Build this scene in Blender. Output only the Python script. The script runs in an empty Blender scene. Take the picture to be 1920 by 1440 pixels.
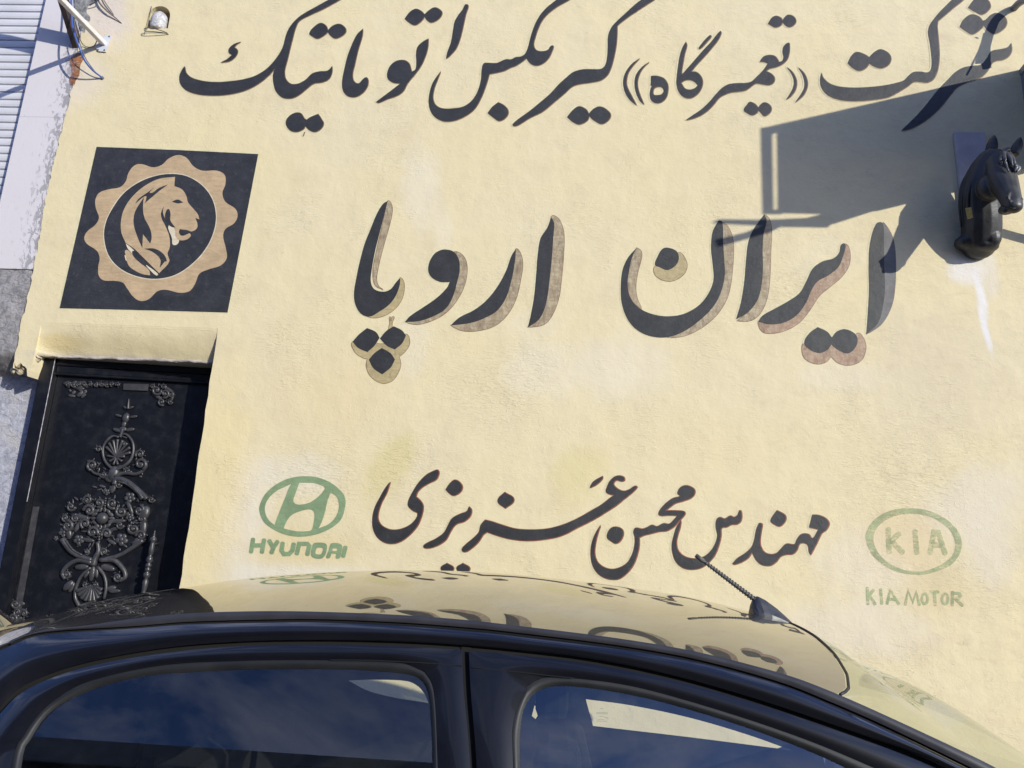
import bpy, bmesh, math, random
from mathutils import Vector, Matrix, Euler
from mathutils.geometry import delaunay_2d_cdt
R = math.radians
scene = bpy.context.scene
col = scene.collection

# ------------------------------------------------------------------ camera
F_PX = 1300.0
CAM = Vector((0.0, -3.7, 1.5))
PITCH, YAW, ROLL = R(12.6), R(3.0), R(2.8)
cam_rot = Matrix.Rotation(YAW, 3, 'Z') @ Matrix.Rotation(R(90) + PITCH, 3, 'X') @ Matrix.Rotation(ROLL, 3, 'Z')
cd = bpy.data.cameras.new('camera')
cd.sensor_width = 36.0
cd.lens = F_PX / 1920.0 * 36.0
cd.clip_start, cd.clip_end = 0.05, 500.0
cam = bpy.data.objects.new('camera', cd)
cam.matrix_world = Matrix.Translation(CAM) @ cam_rot.to_4x4()
col.objects.link(cam)
scene.camera = cam

# ------------------------------------------------------------------ light
SUN = Vector((1.12, -1.0, 0.475)).normalized()      # towards the sun
scene.view_settings.view_transform = 'Standard'
scene.view_settings.look = 'None'
scene.view_settings.gamma = 1.0
scene.view_settings.use_curve_mapping = False
scene.view_settings.exposure = 0.25
world = bpy.data.worlds.new('World')
scene.world = world
world.use_nodes = True
wt = world.node_tree
wt.nodes.clear()
w_out = wt.nodes.new('ShaderNodeOutputWorld')
w_bg = wt.nodes.new('ShaderNodeBackground')
w_sky = wt.nodes.new('ShaderNodeTexSky')
w_sky.sky_type = 'NISHITA'
w_sky.sun_disc = False
w_sky.sun_elevation = math.asin(SUN.z)
w_sky.sun_rotation = math.atan2(SUN.x, SUN.y)
w_sky.air_density, w_sky.dust_density, w_sky.ozone_density = 1.0, 0.6, 2.0
w_bg.inputs['Strength'].default_value = 0.138
# broken clouds as part of the sky itself
w_tc = wt.nodes.new('ShaderNodeTexCoord')
w_map = wt.nodes.new('ShaderNodeMapping')
w_map.inputs['Scale'].default_value = (1.0, 1.0, 2.2)
w_n = wt.nodes.new('ShaderNodeTexNoise')
w_n.inputs['Scale'].default_value = 3.4
w_n.inputs['Detail'].default_value = 7.0
w_n.inputs['Roughness'].default_value = 0.62
w_n.inputs['Distortion'].default_value = 0.35
w_r = wt.nodes.new('ShaderNodeValToRGB')
w_r.color_ramp.elements[0].position = 0.47
w_r.color_ramp.elements[1].position = 0.71
w_mix = wt.nodes.new('ShaderNodeMixRGB')
w_mix.inputs['Color2'].default_value = (4.6, 5.2, 7.4, 1)
wt.links.new(w_tc.outputs['Generated'], w_map.inputs['Vector'])
wt.links.new(w_map.outputs['Vector'], w_n.inputs['Vector'])
wt.links.new(w_n.outputs['Fac'], w_r.inputs['Fac'])
wt.links.new(w_r.outputs['Color'], w_mix.inputs['Fac'])
w_wb = wt.nodes.new('ShaderNodeMixRGB')            # camera white balance set for the warm sun
w_wb.blend_type = 'MULTIPLY'
w_wb.inputs['Fac'].default_value = 1.0
w_wb.inputs['Color2'].default_value = (0.74, 0.93, 1.55, 1)
wt.links.new(w_sky.outputs['Color'], w_wb.inputs['Color1'])
wt.links.new(w_wb.outputs['Color'], w_mix.inputs['Color1'])
wt.links.new(w_mix.outputs['Color'], w_bg.inputs['Color'])
wt.links.new(w_bg.outputs['Background'], w_out.inputs['Surface'])
sd = bpy.data.lights.new('sun', 'SUN')
sd.energy = 3.75
sd.angle = R(0.53)
sd.color = (1.0, 0.975, 0.85)
so = bpy.data.objects.new('sun', sd)
so.rotation_euler = (-SUN).to_track_quat('-Z', 'Y').to_euler()
so.location = (8, -8, 9)
col.objects.link(so)

# ------------------------------------------------------------------ helpers: geometry
def ray(u, v):
    return cam_rot @ Vector(((u - 960.0) / F_PX, -(v - 720.0) / F_PX, -1.0))
def on_plane(u, v, p0, n):
    d = ray(u, v)
    return CAM + d * ((p0 - CAM).dot(n) / d.dot(n))
def at_y(u, v, y):
    d = ray(u, v)
    return CAM + d * ((y - CAM.y) / d.y)
def wall(u, v, n=0.0):              # point on the facade plane, n metres proud of it
    return at_y(u, v, -n)

def tag(o, label=None, cat=None, group=None, kind=None):
    if label: o['label'] = label
    if cat: o['category'] = cat
    if group: o['group'] = group
    if kind: o['kind'] = kind
    return o
def empty(name, loc=(0, 0, 0)):
    o = bpy.data.objects.new(name, None)
    o.location = loc
    o.empty_display_size = 0.1
    col.objects.link(o)
    return o
def link(name, me, mat, parent=None, smooth=False):
    o = bpy.data.objects.new(name, me)
    if mat:
        me.materials.append(mat)
    if smooth:
        for p in me.polygons: p.use_smooth = True
    col.objects.link(o)
    if parent:
        o.parent = parent
        if parent.type == 'EMPTY':
            o.matrix_parent_inverse = Matrix.Translation(-parent.location)
    return o
def from_bm(name, bm, mat, parent=None, smooth=False, recalc=True):
    if recalc: bmesh.ops.recalc_face_normals(bm, faces=bm.faces)
    me = bpy.data.meshes.new(name)
    bm.to_mesh(me); bm.free()
    return link(name, me, mat, parent, smooth)
def box(bm, lo, hi, bev=0.0):
    vs = [bm.verts.new((x, y, z)) for x in (lo[0], hi[0]) for y in (lo[1], hi[1]) for z in (lo[2], hi[2])]
    fs = [bm.faces.new([vs[i] for i in q]) for q in ((0,1,3,2),(4,6,7,5),(0,4,5,1),(2,3,7,6),(0,2,6,4),(1,5,7,3))]
    if bev > 0:
        es = list({e for f in fs for e in f.edges})
        bmesh.ops.bevel(bm, geom=es, offset=bev, segments=2, affect='EDGES', profile=0.5)
def tube(bm, pts, rad, seg=8, cap=True):
    n = len(pts)
    rings = []
    up = Vector((0.13, 0.31, 0.94))
    for i, p in enumerate(pts):
        t = (pts[min(i + 1, n - 1)] - pts[max(i - 1, 0)])
        if t.length < 1e-9: t = Vector((0, 0, 1))
        t.normalize()
        a = t.cross(up)
        if a.length < 1e-4: a = t.cross(Vector((1, 0, 0)))
        a.normalize(); b = t.cross(a)
        r = rad[i] if isinstance(rad, (list, tuple)) else rad
        rings.append([bm.verts.new(p + (a * math.cos(k * 2 * math.pi / seg) + b * math.sin(k * 2 * math.pi / seg)) * r) for k in range(seg)])
    for i in range(n - 1):
        for k in range(seg):
            bm.faces.new((rings[i][k], rings[i][(k + 1) % seg], rings[i + 1][(k + 1) % seg], rings[i + 1][k]))
    if cap:
        bm.faces.new(rings[0]); bm.faces.new(rings[-1][::-1])
def ellipsoid(bm, c, rx, ry=None, rz=None, rot=None, u=12, v=8):
    ry = rx if ry is None else ry; rz = rx if rz is None else rz
    m = Matrix.Translation(c) @ ((rot.to_4x4() if rot is not None else Matrix.Identity(4)) @ Matrix.Diagonal((rx, ry, rz, 1)))
    bmesh.ops.create_uvsphere(bm, u_segments=u, v_segments=v, radius=1.0, matrix=m)
def spline(pts, per=6, closed=False):
    """Catmull-Rom through points of any dimension"""
    n = len(pts); out = []
    P = [Vector(p) for p in pts]
    rng = n if closed else n - 1
    for i in range(rng):
        if closed:
            a, b, c, d = P[i - 1], P[i], P[(i + 1) % n], P[(i + 2) % n]
        else:
            b, c = P[i], P[i + 1]
            a = P[i - 1] if i > 0 else b * 2 - c
            d = P[i + 2] if i + 2 < n else c * 2 - b
        for k in range(per):
            t = k / per
            out.append(0.5 * ((2 * b) + (c - a) * t + (2 * a - 5 * b + 4 * c - d) * t * t + (3 * b - a - 3 * c + d) * t ** 3))
    if not closed: out.append(P[-1].copy())
    return out
def outline(txt, fr, per=5):
    """closed outline from 'x,y x,yc ...' in a zoomed frame (x0,y0,scale); c marks a corner"""
    pts, cor = [], []
    for w in txt.split():
        c = w.endswith('c')
        x, y = (w[:-1] if c else w).split(',')
        pts.append(Vector((fr[0] + float(x) * fr[2], fr[1] + float(y) * fr[2]))); cor.append(c)
    n = len(pts); out = []
    for i in range(n):
        b, c = pts[i], pts[(i + 1) % n]
        a = pts[i - 1] if not cor[i] else b + (b - c) * 0.2
        d = pts[(i + 2) % n] if not cor[(i + 1) % n] else c + (c - b) * 0.2
        lb = (c - b).length
        # centripetal-like tangents kept short so that outlines do not overshoot
        m0 = (c - a); m1 = (d - b)
        if m0.length > 1e-6: m0 = m0.normalized() * lb
        if m1.length > 1e-6: m1 = m1.normalized() * lb
        steps = max(2, min(per, int(lb / 3) + 1))
        for k in range(steps):
            t = k / steps
            h00 = 2*t**3 - 3*t*t + 1; h10 = t**3 - 2*t*t + t; h01 = -2*t**3 + 3*t*t; h11 = t**3 - t*t
            out.append(b * h00 + m0 * h10 + c * h01 + m1 * h11)
    return out
def grow(poly, d, shift=(0, 0)):
    n = len(poly); out = []
    area = sum(poly[i - 1].x * poly[i].y - poly[i].x * poly[i - 1].y for i in range(n))
    s = 1 if area > 0 else -1
    for i in range(n):
        t = poly[(i + 1) % n] - poly[i - 1]
        if t.length < 1e-6: t = Vector((1, 0))
        t.normalize()
        out.append(poly[i] + Vector((t.y, -t.x)) * d * s + Vector(shift))
    return out
def stroke(pts, w):
    """one closed band outline around a polyline of 2-D points"""
    P = [Vector(p) for p in pts]; L, Rr = [], []
    n = len(P)
    for i in range(n):
        a = (P[i] - P[i - 1]).normalized() if i > 0 else (P[1] - P[0]).normalized()
        b = (P[i + 1] - P[i]).normalized() if i < n - 1 else a
        t = (a + b).normalized() if (a + b).length > 1e-6 else a
        k = min(1.6, 1.0 / max(0.3, t.dot(a)))
        nn = Vector((-t.y, t.x)) * (w / 2) * k
        L.append(P[i] + nn); Rr.append(P[i] - nn)
    d0 = (P[0] - P[1]).normalized() * w * 0.22; d1 = (P[-1] - P[-2]).normalized() * w * 0.22
    e1 = [L[-1] + (Rr[-1] - L[-1]) * f + d1 for f in (.3, .7)]
    e0 = [Rr[0] + (L[0] - Rr[0]) * f + d0 for f in (.3, .7)]
    return L + e1 + Rr[::-1] + e0
def inside(p, poly):
    c = False; j = len(poly) - 1
    for i in range(len(poly)):
        a, b = poly[i], poly[j]
        if (a.y > p.y) != (b.y > p.y) and p.x < (b.x - a.x) * (p.y - a.y) / (b.y - a.y) + a.x: c = not c
        j = i
    return c
def fill(outer, holes=()):
    """constrained triangulation of an outline with holes -> (points, triangles)"""
    co, ed = [], []
    for lp in [outer] + list(holes):
        b = len(co); m = len(lp)
        co += [Vector((p[0], p[1])) for p in lp]
        ed += [(b + i, b + (i + 1) % m) for i in range(m)]
    r = delaunay_2d_cdt(co, ed, [], 1, 1e-5)
    hv = [[Vector((p[0], p[1])) for p in h] for h in holes]
    tris = []
    for f in r[2]:
        c = sum((r[0][i] for i in f), Vector((0, 0))) / len(f)
        if not any(inside(c, h) for h in hv): tris.append(list(f))
    return r[0], tris
def paint(name, shapes, mat, parent, off, step=0.00002):
    """flat paint on the facade: shapes = [(outline, [holes])] in photo pixels, `off` metres proud"""
    verts, faces = [], []
    for k, sh in enumerate(shapes):
        outl, holes = sh if isinstance(sh, tuple) else (sh, [])
        r = fill(outl, holes)
        b = len(verts)
        verts += [wall(p.x, p.y, off + k * step) for p in r[0]]
        faces += [[b + i for i in f] for f in r[1]]
    me = bpy.data.meshes.new(name)
    me.from_pydata(verts, [], faces); me.update()
    bm = bmesh.new(); bm.from_mesh(me)
    bmesh.ops.recalc_face_normals(bm, faces=bm.faces)
    for f in bm.faces:
        if f.normal.y > 0: f.normal_flip()
    bm.to_mesh(me); bm.free()
    return link(name, me, mat, parent)
def lathe(bm, base, axis, prof, seg=12):
    """prof = [(t along axis, radius)]"""
    axis = axis.normalized()
    a = axis.orthogonal().normalized(); b = axis.cross(a)
    rings = [[bm.verts.new(base + axis * t + (a * math.cos(k * 2 * math.pi / seg) + b * math.sin(k * 2 * math.pi / seg)) * max(r, 1e-4)) for k in range(seg)] for t, r in prof]
    for i in range(len(rings) - 1):
        for k in range(seg):
            bm.faces.new((rings[i][k], rings[i][(k + 1) % seg], rings[i + 1][(k + 1) % seg], rings[i + 1][k]))
    bm.faces.new(rings[0][::-1]); bm.faces.new(rings[-1])
def grid(bm, rows):
    V = [[bm.verts.new(p) for p in r] for r in rows]
    for i in range(len(V) - 1):
        for j in range(len(V[0]) - 1):
            bm.faces.new((V[i][j], V[i][j + 1], V[i + 1][j + 1], V[i + 1][j]))
def interp(tab, x):
    if x <= tab[0][0]:
        a, b = tab[0], tab[1]
    elif x >= tab[-1][0]:
        a, b = tab[-2], tab[-1]
    else:
        for a, b in zip(tab, tab[1:]):
            if a[0] <= x <= b[0]: break
    return a[1] + (b[1] - a[1]) * (x - a[0]) / (b[0] - a[0])

# ------------------------------------------------------------------ helpers: materials
class NT:
    def __init__(self, name):
        self.m = bpy.data.materials.new(name); self.m.use_nodes = True
        self.t = self.m.node_tree; self.t.nodes.clear()
        self.out = self.n('ShaderNodeOutputMaterial')
        self.b = self.n('ShaderNodeBsdfPrincipled')
        self.l(self.b.outputs[0], self.out.inputs['Surface'])
        self.pos = self.n('ShaderNodeNewGeometry').outputs['Position']
    def n(self, t, **k):
        x = self.t.nodes.new(t)
        for a, v in k.items(): setattr(x, a, v)
        return x
    def l(self, a, b): self.t.links.new(a, b)
    def put(self, sock, v):
        if isinstance(v, bpy.types.NodeSocket): self.l(v, sock)
        else: sock.default_value = v
    def math(self, op, a, b=0.0, clamp=False):
        x = self.n('ShaderNodeMath', operation=op); x.use_clamp = clamp
        self.put(x.inputs[0], a); self.put(x.inputs[1], b)
        return x.outputs[0]
    def noise(self, scale, detail=4, rough=0.55, vec=None, dist=0.0, stretch=None):
        x = self.n('ShaderNodeTexNoise')
        x.inputs['Scale'].default_value = scale; x.inputs['Detail'].default_value = detail
        x.inputs['Roughness'].default_value = rough; x.inputs['Distortion'].default_value = dist
        v = vec or self.pos
        if stretch:
            mp = self.n('ShaderNodeMapping'); mp.inputs['Scale'].default_value = stretch
            if len(stretch) == 3: self.l(v, mp.inputs['Vector'])
            v = mp.outputs[0]
        self.l(v, x.inputs['Vector'])
        return x.outputs['Fac']
    def ramp(self, f, lo, hi, a=0.0, b=1.0):
        x = self.n('ShaderNodeMapRange', interpolation_type='SMOOTHSTEP')
        self.put(x.inputs['Value'], f)
        for k, v in (('From Min', lo), ('From Max', hi), ('To Min', a), ('To Max', b)): x.inputs[k].default_value = v
        return x.outputs[0]
    def mix(self, f, a, b):
        x = self.n('ShaderNodeMixRGB')
        self.put(x.inputs['Fac'], f)
        for s, v in ((x.inputs['Color1'], a), (x.inputs['Color2'], b)):
            if isinstance(v, (tuple, list)): s.default_value = (v[0], v[1], v[2], 1)
            else: self.l(v, s)
        return x.outputs[0]
    def bump(self, h, strength, dist, prev=None):
        x = self.n('ShaderNodeBump')
        x.inputs['Strength'].default_value = strength; x.inputs['Distance'].default_value = dist
        self.l(h, x.inputs['Height'])
        if prev is not None: self.l(prev, x.inputs['Normal'])
        return x.outputs[0]
    def set(self, **k):
        for a, v in k.items():
            s = self.b.inputs[a.replace('_', ' ')]
            if isinstance(v, bpy.types.NodeSocket): self.l(v, s)
            elif isinstance(v, (tuple, list)): s.default_value = (v[0], v[1], v[2], 1)
            else: s.default_value = v
        return self

def worm_of(g):
    mp = g.n('ShaderNodeMapping'); mp.inputs['Rotation'].default_value = (0, 0.85, 0); mp.inputs['Scale'].default_value = (0.62, 1.0, 1.9)
    g.l(g.pos, mp.inputs['Vector'])
    return g.ramp(g.noise(44, 4, 0.66, vec=mp.outputs[0], dist=0.9), 0.44, 0.74)
def rough_of(g):
    m = g.ramp(g.noise(2.6, 4, 0.65), 0.48, 0.64, 0, .75)
    for u, v, r in ((925, 735, .26), (975, 690, .2), (600, 890, .24), (760, 880, .2), (540, 640, .16), (1700, 880, .3), (1480, 560, .2)):
        m = g.math('MAXIMUM', m, spot(g, u, v, r, r * .8, 0, .6, .4, 5.0))
    return m
def stucco_bump(g, k=1.0, full=False):
    """trowelled stucco: shared by the plaster and by every paint lying on it"""
    patch = g.ramp(g.noise(1.7, 3, 0.6), 0.42, 0.66, 0.30, 1.0)
    patch2 = rough_of(g) if full else g.ramp(g.noise(2.6, 4, 0.65), 0.48, 0.64, 0, .75)
    fine = g.noise(95, 4, 0.7, dist=0.6)
    worm = worm_of(g)
    grit = g.ramp(g.noise(58, 3, 0.6, dist=0.9), 0.55, 0.70)
    lumps = g.noise(5, 4, 0.55)
    h = g.math('ADD', g.math('MULTIPLY', fine, g.math('MULTIPLY', patch, 0.42)), g.math('MULTIPLY', worm, g.math('MULTIPLY', patch2, 0.75)))
    h = g.math('ADD', h, g.math('MULTIPLY', grit, g.math('MULTIPLY', patch, 0.35)))
    b = g.bump(h, 0.54 * k, 0.0045)
    return g.bump(lumps, 0.42 * k, 0.02, b)

def spot(g, u, v, ru, rv, ang=0.0, soft=0.55, warp=0.35, wscale=7.0):
    """mask of an irregular stain centred on photo pixel (u, v) of the facade, radii in metres"""
    c = wall(u, v)
    sub = g.n('ShaderNodeVectorMath', operation='SUBTRACT')
    g.l(g.pos, sub.inputs[0]); sub.inputs[1].default_value = c
    rot = g.n('ShaderNodeVectorRotate', rotation_type='Y_AXIS')
    g.l(sub.outputs[0], rot.inputs['Vector']); rot.inputs['Angle'].default_value = ang
    sc = g.n('ShaderNodeVectorMath', operation='MULTIPLY')
    g.l(rot.outputs[0], sc.inputs[0]); sc.inputs[1].default_value = (0.92 / ru, 0.0, 0.92 / rv)
    ln = g.n('ShaderNodeVectorMath', operation='LENGTH')
    g.l(sc.outputs[0], ln.inputs[0])
    w = g.math('MULTIPLY', g.math('SUBTRACT', g.noise(wscale, 5, 0.65), 0.5), warp * 4)
    return g.ramp(g.math('ADD', ln.outputs['Value'], w), 1.0 - soft, 1.0 + soft, 1.0, 0.0)

def mat_simple(name, color, rough=0.6, var=0.15, vscale=12, metallic=0.0, bump=0.0, bscale=60, **kw):
    g = NT(name)
    n = g.noise(vscale, 5, 0.6)
    c = g.mix(g.ramp(n, 0.3, 0.7), tuple(x * (1 - var) for x in color), tuple(min(1, x * (1 + var)) for x in color))
    g.set(Base_Color=c, Roughness=g.ramp(n, 0.2, 0.8, max(0.02, rough - 0.06), min(1, rough + 0.06)), Metallic=metallic, **kw)
    if bump: g.set(Normal=g.bump(g.noise(bscale, 4, 0.6), bump, 0.004))
    return g.m
def mat_paint(name, color, var=0.18, rough=0.55, fade=0.0, streak=None, k=0.75, dusty=0.0):
    """paint brushed on the stucco"""
    g = NT(name)
    n = g.noise(9, 5, 0.65)
    c = g.mix(g.ramp(n, 0.3, 0.7), tuple(x * (1 - var) for x in color), tuple(x * (1 + var) for x in color))
    if streak:
        s = g.ramp(g.noise(34, 6, 0.75, dist=0.9, stretch=(1.3, 1.0, 0.55)), 0.34, 0.66)
        c = g.mix(s, c, streak)
    br = g.ramp(g.noise(26, 5, 0.7, dist=0.4, stretch=(0.5, 1.0, 2.4)), 0.30, 0.72, 0.0, 0.5)
    c = g.mix(br, c, tuple(x * 0.62 for x in color))
    if dusty:
        c = g.mix(g.ramp(g.noise(30, 5, 0.7), 0.52, 0.80, 0.0, dusty), c, (0.42, 0.38, 0.30))
    g.set(Base_Color=c, Roughness=rough, Normal=stucco_bump(g, k))
    if fade > 0:
        a = g.ramp(g.noise(30, 5, 0.7, stretch=(0.6, 1, 1.6)), 0.30, 0.62, max(0.0, 1 - fade - 0.35), 1 - fade + 0.3)
        g.l(a, g.b.inputs['Alpha'])
    return g.m


def mat_wall():
    g = NT('cream_plaster')
    big = g.noise(1.1, 5, 0.6)
    mid = g.noise(5.0, 6, 0.68)
    c = g.mix(g.ramp(big, 0.3, 0.72), (0.72, 0.61, 0.368), (0.71, 0.61, 0.40))
    c = g.mix(g.ramp(mid, 0.42, 0.78, 0.0, 0.55), c, (0.62, 0.515, 0.33))
    # dirt gathered in the rougher right half of the wall
    sx = g.n('ShaderNodeSeparateXYZ'); g.l(g.pos, sx.inputs[0])
    right = g.ramp(sx.outputs['X'], 0.2, 2.2)
    mott = g.ramp(g.noise(8, 6, 0.72, dist=1.2, stretch=(0.8, 1, 1.5)), 0.46, 0.74)
    c = g.mix(g.math('MULTIPLY', mott, g.ramp(right, 0, 1, 0.05, 0.42)), c, (0.57, 0.455, 0.31))
    dirt = g.ramp(g.noise(16, 6, 0.75, dist=0.8, stretch=(0.7, 1, 1.6)), 0.50, 0.76)
    dirt2 = g.ramp(g.noise(3.2, 5, 0.7), 0.45, 0.75)
    c = g.mix(g.math('MULTIPLY', g.math('MULTIPLY', dirt, dirt2), g.ramp(right, 0, 1, 0.18, 0.80)), c, (0.44, 0.35, 0.24))
    c = g.mix(g.math('MULTIPLY', g.math('MULTIPLY', worm_of(g), rough_of(g)), .03), c, (0.42, 0.33, 0.21))
    specks = g.ramp(g.noise(40, 3, 0.6), 0.685, 0.74)
    c = g.mix(g.math('MULTIPLY', specks, 0.40), c, (0.30, 0.25, 0.19))
    pale = (0.735, 0.65, 0.485)
    for u, v, ru, rv, ang, col_, amt in (
        (790, 350, .10, .22, .1, pale, .7), (830, 430, .05, .16, .1, pale, .5),
        (770, 650, .10, .17, 0, pale, .45), (1010, 690, .16, .14, .3, pale, .6),
        (1150, 690, .24, .15, .1, pale, .65), (1000, 610, .14, .08, 0, pale, .3),
        (455, 980, .12, .30, 0, (0.74, 0.67, 0.56), .6), (560, 890, .2, .1, 0, (0.73, 0.66, 0.54), .5),
        (560, 1080, .35, .06, 0, (0.74, 0.68, 0.58), .6),
        (1830, 940, .26, .13, .5, (0.70, 0.62, 0.48), .7), (1860, 1030, .12, .16, 0, (0.68, 0.60, 0.47), .65),
        (1620, 1060, .22, .15, 0, (0.71, 0.62, 0.49), .5), (1580, 705, .20, .07, 0, pale, .5),
        (1600, 1180, .3, .12, 0, (0.70, 0.61, 0.49), .55),
        (1760, 700, .3, .3, 0, (0.60, 0.50, 0.35), .35), (1550, 480, .2, .12, .2, pale, .3),
        (735, 872, .085, .17, -.45, (0.62, 0.53, 0.235), .55), (1085, 890, .12, .15, -.5, (0.62, 0.53, 0.25), .5),
        (560, 1030, .28, .075, 0.05, (0.66, 0.54, 0.29), .55),
        (1700, 1010, .16, .13, 0, (0.66, 0.51, 0.29), .5), (1760, 1110, .14, .10, 0, (0.60, 0.47, 0.28), .5),
        (620, 740, .3, .2, 0, (0.70, 0.57, 0.34), .5), (1300, 840, .4, .2, 0, (0.70, 0.58, 0.34), .4),
        (150, 150, .14, .16, 0, (0.72, 0.62, 0.54), .55), (200, 30, .13, .20, .5, (0.68, 0.59, 0.53), .8),
        (380, 330, .5, .3, 0, (0.72, 0.60, 0.345), .5), (400, 900, .16, .55, 0, (0.75, 0.615, 0.335), .7),
        (112, 641, .11, .045, 0, (0.60, 0.46, 0.21), .75), (260, 648, .42, .05, 0, (0.63, 0.525, 0.31), .55), (200, 668, .4, .02, 0, (0.50, 0.45, 0.40), .5),
        (1812, 505, .085, .075, 0, (0.76, 0.72, 0.70), .75), (1845, 490, .06, .06, 0, (0.74, 0.69, 0.63), .6), (1838, 545, .020, .12, .14, (0.76, 0.72, 0.70), .95),
        (1846, 610, .017, .14, .13, (0.76, 0.72, 0.70), .95), (1855, 520, .05, .10, 0, (0.73, 0.67, 0.58), .5)):
        c = g.mix(g.math('MULTIPLY', spot(g, u, v, ru, rv, ang), amt), c, col_)
    g.set(Base_Color=c, Roughness=0.85, Normal=stucco_bump(g, 1.0, True))
    return g.m

M = {}
M['wall'] = mat_wall()
M['lintel'] = mat_simple('ochre_plaster', (0.655, 0.555, 0.375), 0.9, 0.13, 9, bump=0.7, bscale=38)
M['lintel_edge'] = mat_simple('bare_plaster_edge', (0.42, 0.37, 0.34), 0.9, 0.3, 14, bump=0.8, bscale=45)
M['ink'] = mat_paint('black_letter_paint', (0.028, 0.028, 0.030), 0.25, 0.6, dusty=0.05)
M['ink_line'] = mat_paint('brown_outline_paint', (0.22, 0.125, 0.075), 0.3, 0.6)
M['ink_halo'] = mat_paint('pale_outline_paint', (0.74, 0.66, 0.40), 0.08, 0.7)
M['ink_red'] = mat_paint('reddish_outline_paint', (0.27, 0.085, 0.05), 0.35, 0.6)
M['side_brown'] = mat_paint('brown_depth_paint', (0.30, 0.215, 0.13), 0.3, 0.6, streak=(0.52, 0.435, 0.285))
M['side_red'] = mat_paint('red_brown_depth_paint', (0.32, 0.185, 0.115), 0.3, 0.6, streak=(0.47, 0.35, 0.235))
M['side_olive'] = mat_paint('olive_depth_paint', (0.42, 0.33, 0.16), 0.3, 0.6, streak=(0.52, 0.42, 0.23))
M['side_grey'] = mat_paint('grey_depth_paint', (0.13, 0.125, 0.125), 0.2, 0.6)
M['green'] = mat_paint('green_logo_paint', (0.235, 0.325, 0.175), 0.14, 0.6, dusty=0.2)
M['green_faded'] = mat_paint('faded_green_paint', (0.43, 0.49, 0.26), 0.25, 0.7, fade=0.50, k=1.0)
M['green_ghost'] = mat_paint('worn_green_paint', (0.46, 0.50, 0.27), 0.3, 0.7, fade=0.62, k=1.0)
M['emblem_black'] = mat_paint('emblem_black_paint', (0.031, 0.031, 0.036), 0.35, 0.6, dusty=0.12)
M['emblem_tan'] = mat_paint('emblem_tan_paint', (0.53, 0.38, 0.225), 0.12, 0.6, dusty=0.15)
M['emblem_pale'] = mat_paint('emblem_cream_paint', (0.70, 0.61, 0.45), 0.1, 0.7)
M['drip'] = mat_paint('white_plaster_run', (0.78, 0.74, 0.72), 0.05, 0.9, fade=0.12, k=1.2)

# ------------------------------------------------------------------ facade: solid wall with door opening and niche
def px_x(u, v): return wall(u, v).x
DOOR_X0, DOOR_X1 = px_x(38, 800), px_x(371, 870)
DOOR_ZTOP = wall(250, 614).z                      # where the sloped lintel begins on the face
LIN_D = 0.065
LINT_Z = at_y(250, 676, LIN_D).z
WALL_X0 = px_x(93, 350)                           # ragged left edge of the cream paint
WALL_X1, WALL_Z1 = 5.2, 5.2
JOINT_Z = wall(30, 505).z
BASE_Z = wall(25, 690).z
N_C = wall(297, 34)                               # niche
N_W, N_H = 0.074, 0.074

facade = tag(empty('garage_wall', (1.0, 0.0, 0.0)), 'cream stucco workshop wall with large black hand painted writing', 'wall')
def build_wall():
    # ragged outer edge on the left
    rnd = random.Random(4)
    rj = lambda a: rnd.uniform(-a, a)
    edge = []
    z = BASE_Z
    while z < WALL_Z1:
        edge.append(Vector((WALL_X0 + rnd.uniform(-.006, .006) + 0.008 * math.sin(z * 5) + 0.02 * max(0, 1 - (z - BASE_Z) / .25), z))); z += 0.022
    edge.append(Vector((WALL_X0, WALL_Z1)))
    outer = [Vector((WALL_X1, 0)), Vector((WALL_X1, WALL_Z1))] + edge[::-1]
    outer += [Vector((WALL_X0 + (DOOR_X0 - WALL_X0) * t + rj(.006), BASE_Z + .03 * math.sin(t * 5) + rj(.022))) for t in (.12, .24, .36, .48, .6, .72, .84, .94)] + [Vector((DOOR_X0 - .004, BASE_Z + .03)), Vector((DOOR_X0, DOOR_ZTOP - .02)), Vector((DOOR_X0, DOOR_ZTOP))]
    xx = DOOR_X0 + 0.06
    while xx < DOOR_X1 - 0.04:
        outer.append(Vector((xx, DOOR_ZTOP + rj(.004)))); xx += 0.07
    outer.append(Vector((DOOR_X1, DOOR_ZTOP + 0.012)))
    zz = DOOR_ZTOP - .06
    while zz > 0.06:
        outer.append(Vector((DOOR_X1 + rj(.003), zz))); zz -= 0.08
    outer.append(Vector((DOOR_X1, 0)))
    niche = [Vector((N_C.x - N_W, N_C.z - N_H)), Vector((N_C.x + N_W, N_C.z - N_H))]
    for k in range(13):
        a = math.pi * k / 12
        niche.append(Vector((N_C.x + N_W * math.cos(a), N_C.z + 0.012 + N_W * 1.05 * math.sin(a))))
    r = fill(outer, [niche])
    bm = bmesh.new()
    vs = [bm.verts.new((p.x, 0, p.y)) for p in r[0]]
    for f in r[1]:
        fc = bm.faces.new([vs[i] for i in f])
    for v in [v for v in bm.verts if not v.link_faces]: bm.verts.remove(v)
    bmesh.ops.recalc_face_normals(bm, faces=bm.faces)
    for f in bm.faces:
        if f.normal.y > 0: f.normal_flip()
    # thickness: reveal of the door, niche and the outer end faces
    ext = bmesh.ops.extrude_face_region(bm, geom=[e for e in bm.edges if e.is_boundary])
    for v in [g for g in ext['geom'] if isinstance(g, bmesh.types.BMVert)]:
        innic = abs(v.co.x - N_C.x) < 0.09 and abs(v.co.z - N_C.z) < 0.12
        v.co.y = 0.07 if innic else 0.40
    return from_bm('plaster', bm, M['wall'], facade, recalc=False)
plaster = build_wall()
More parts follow.
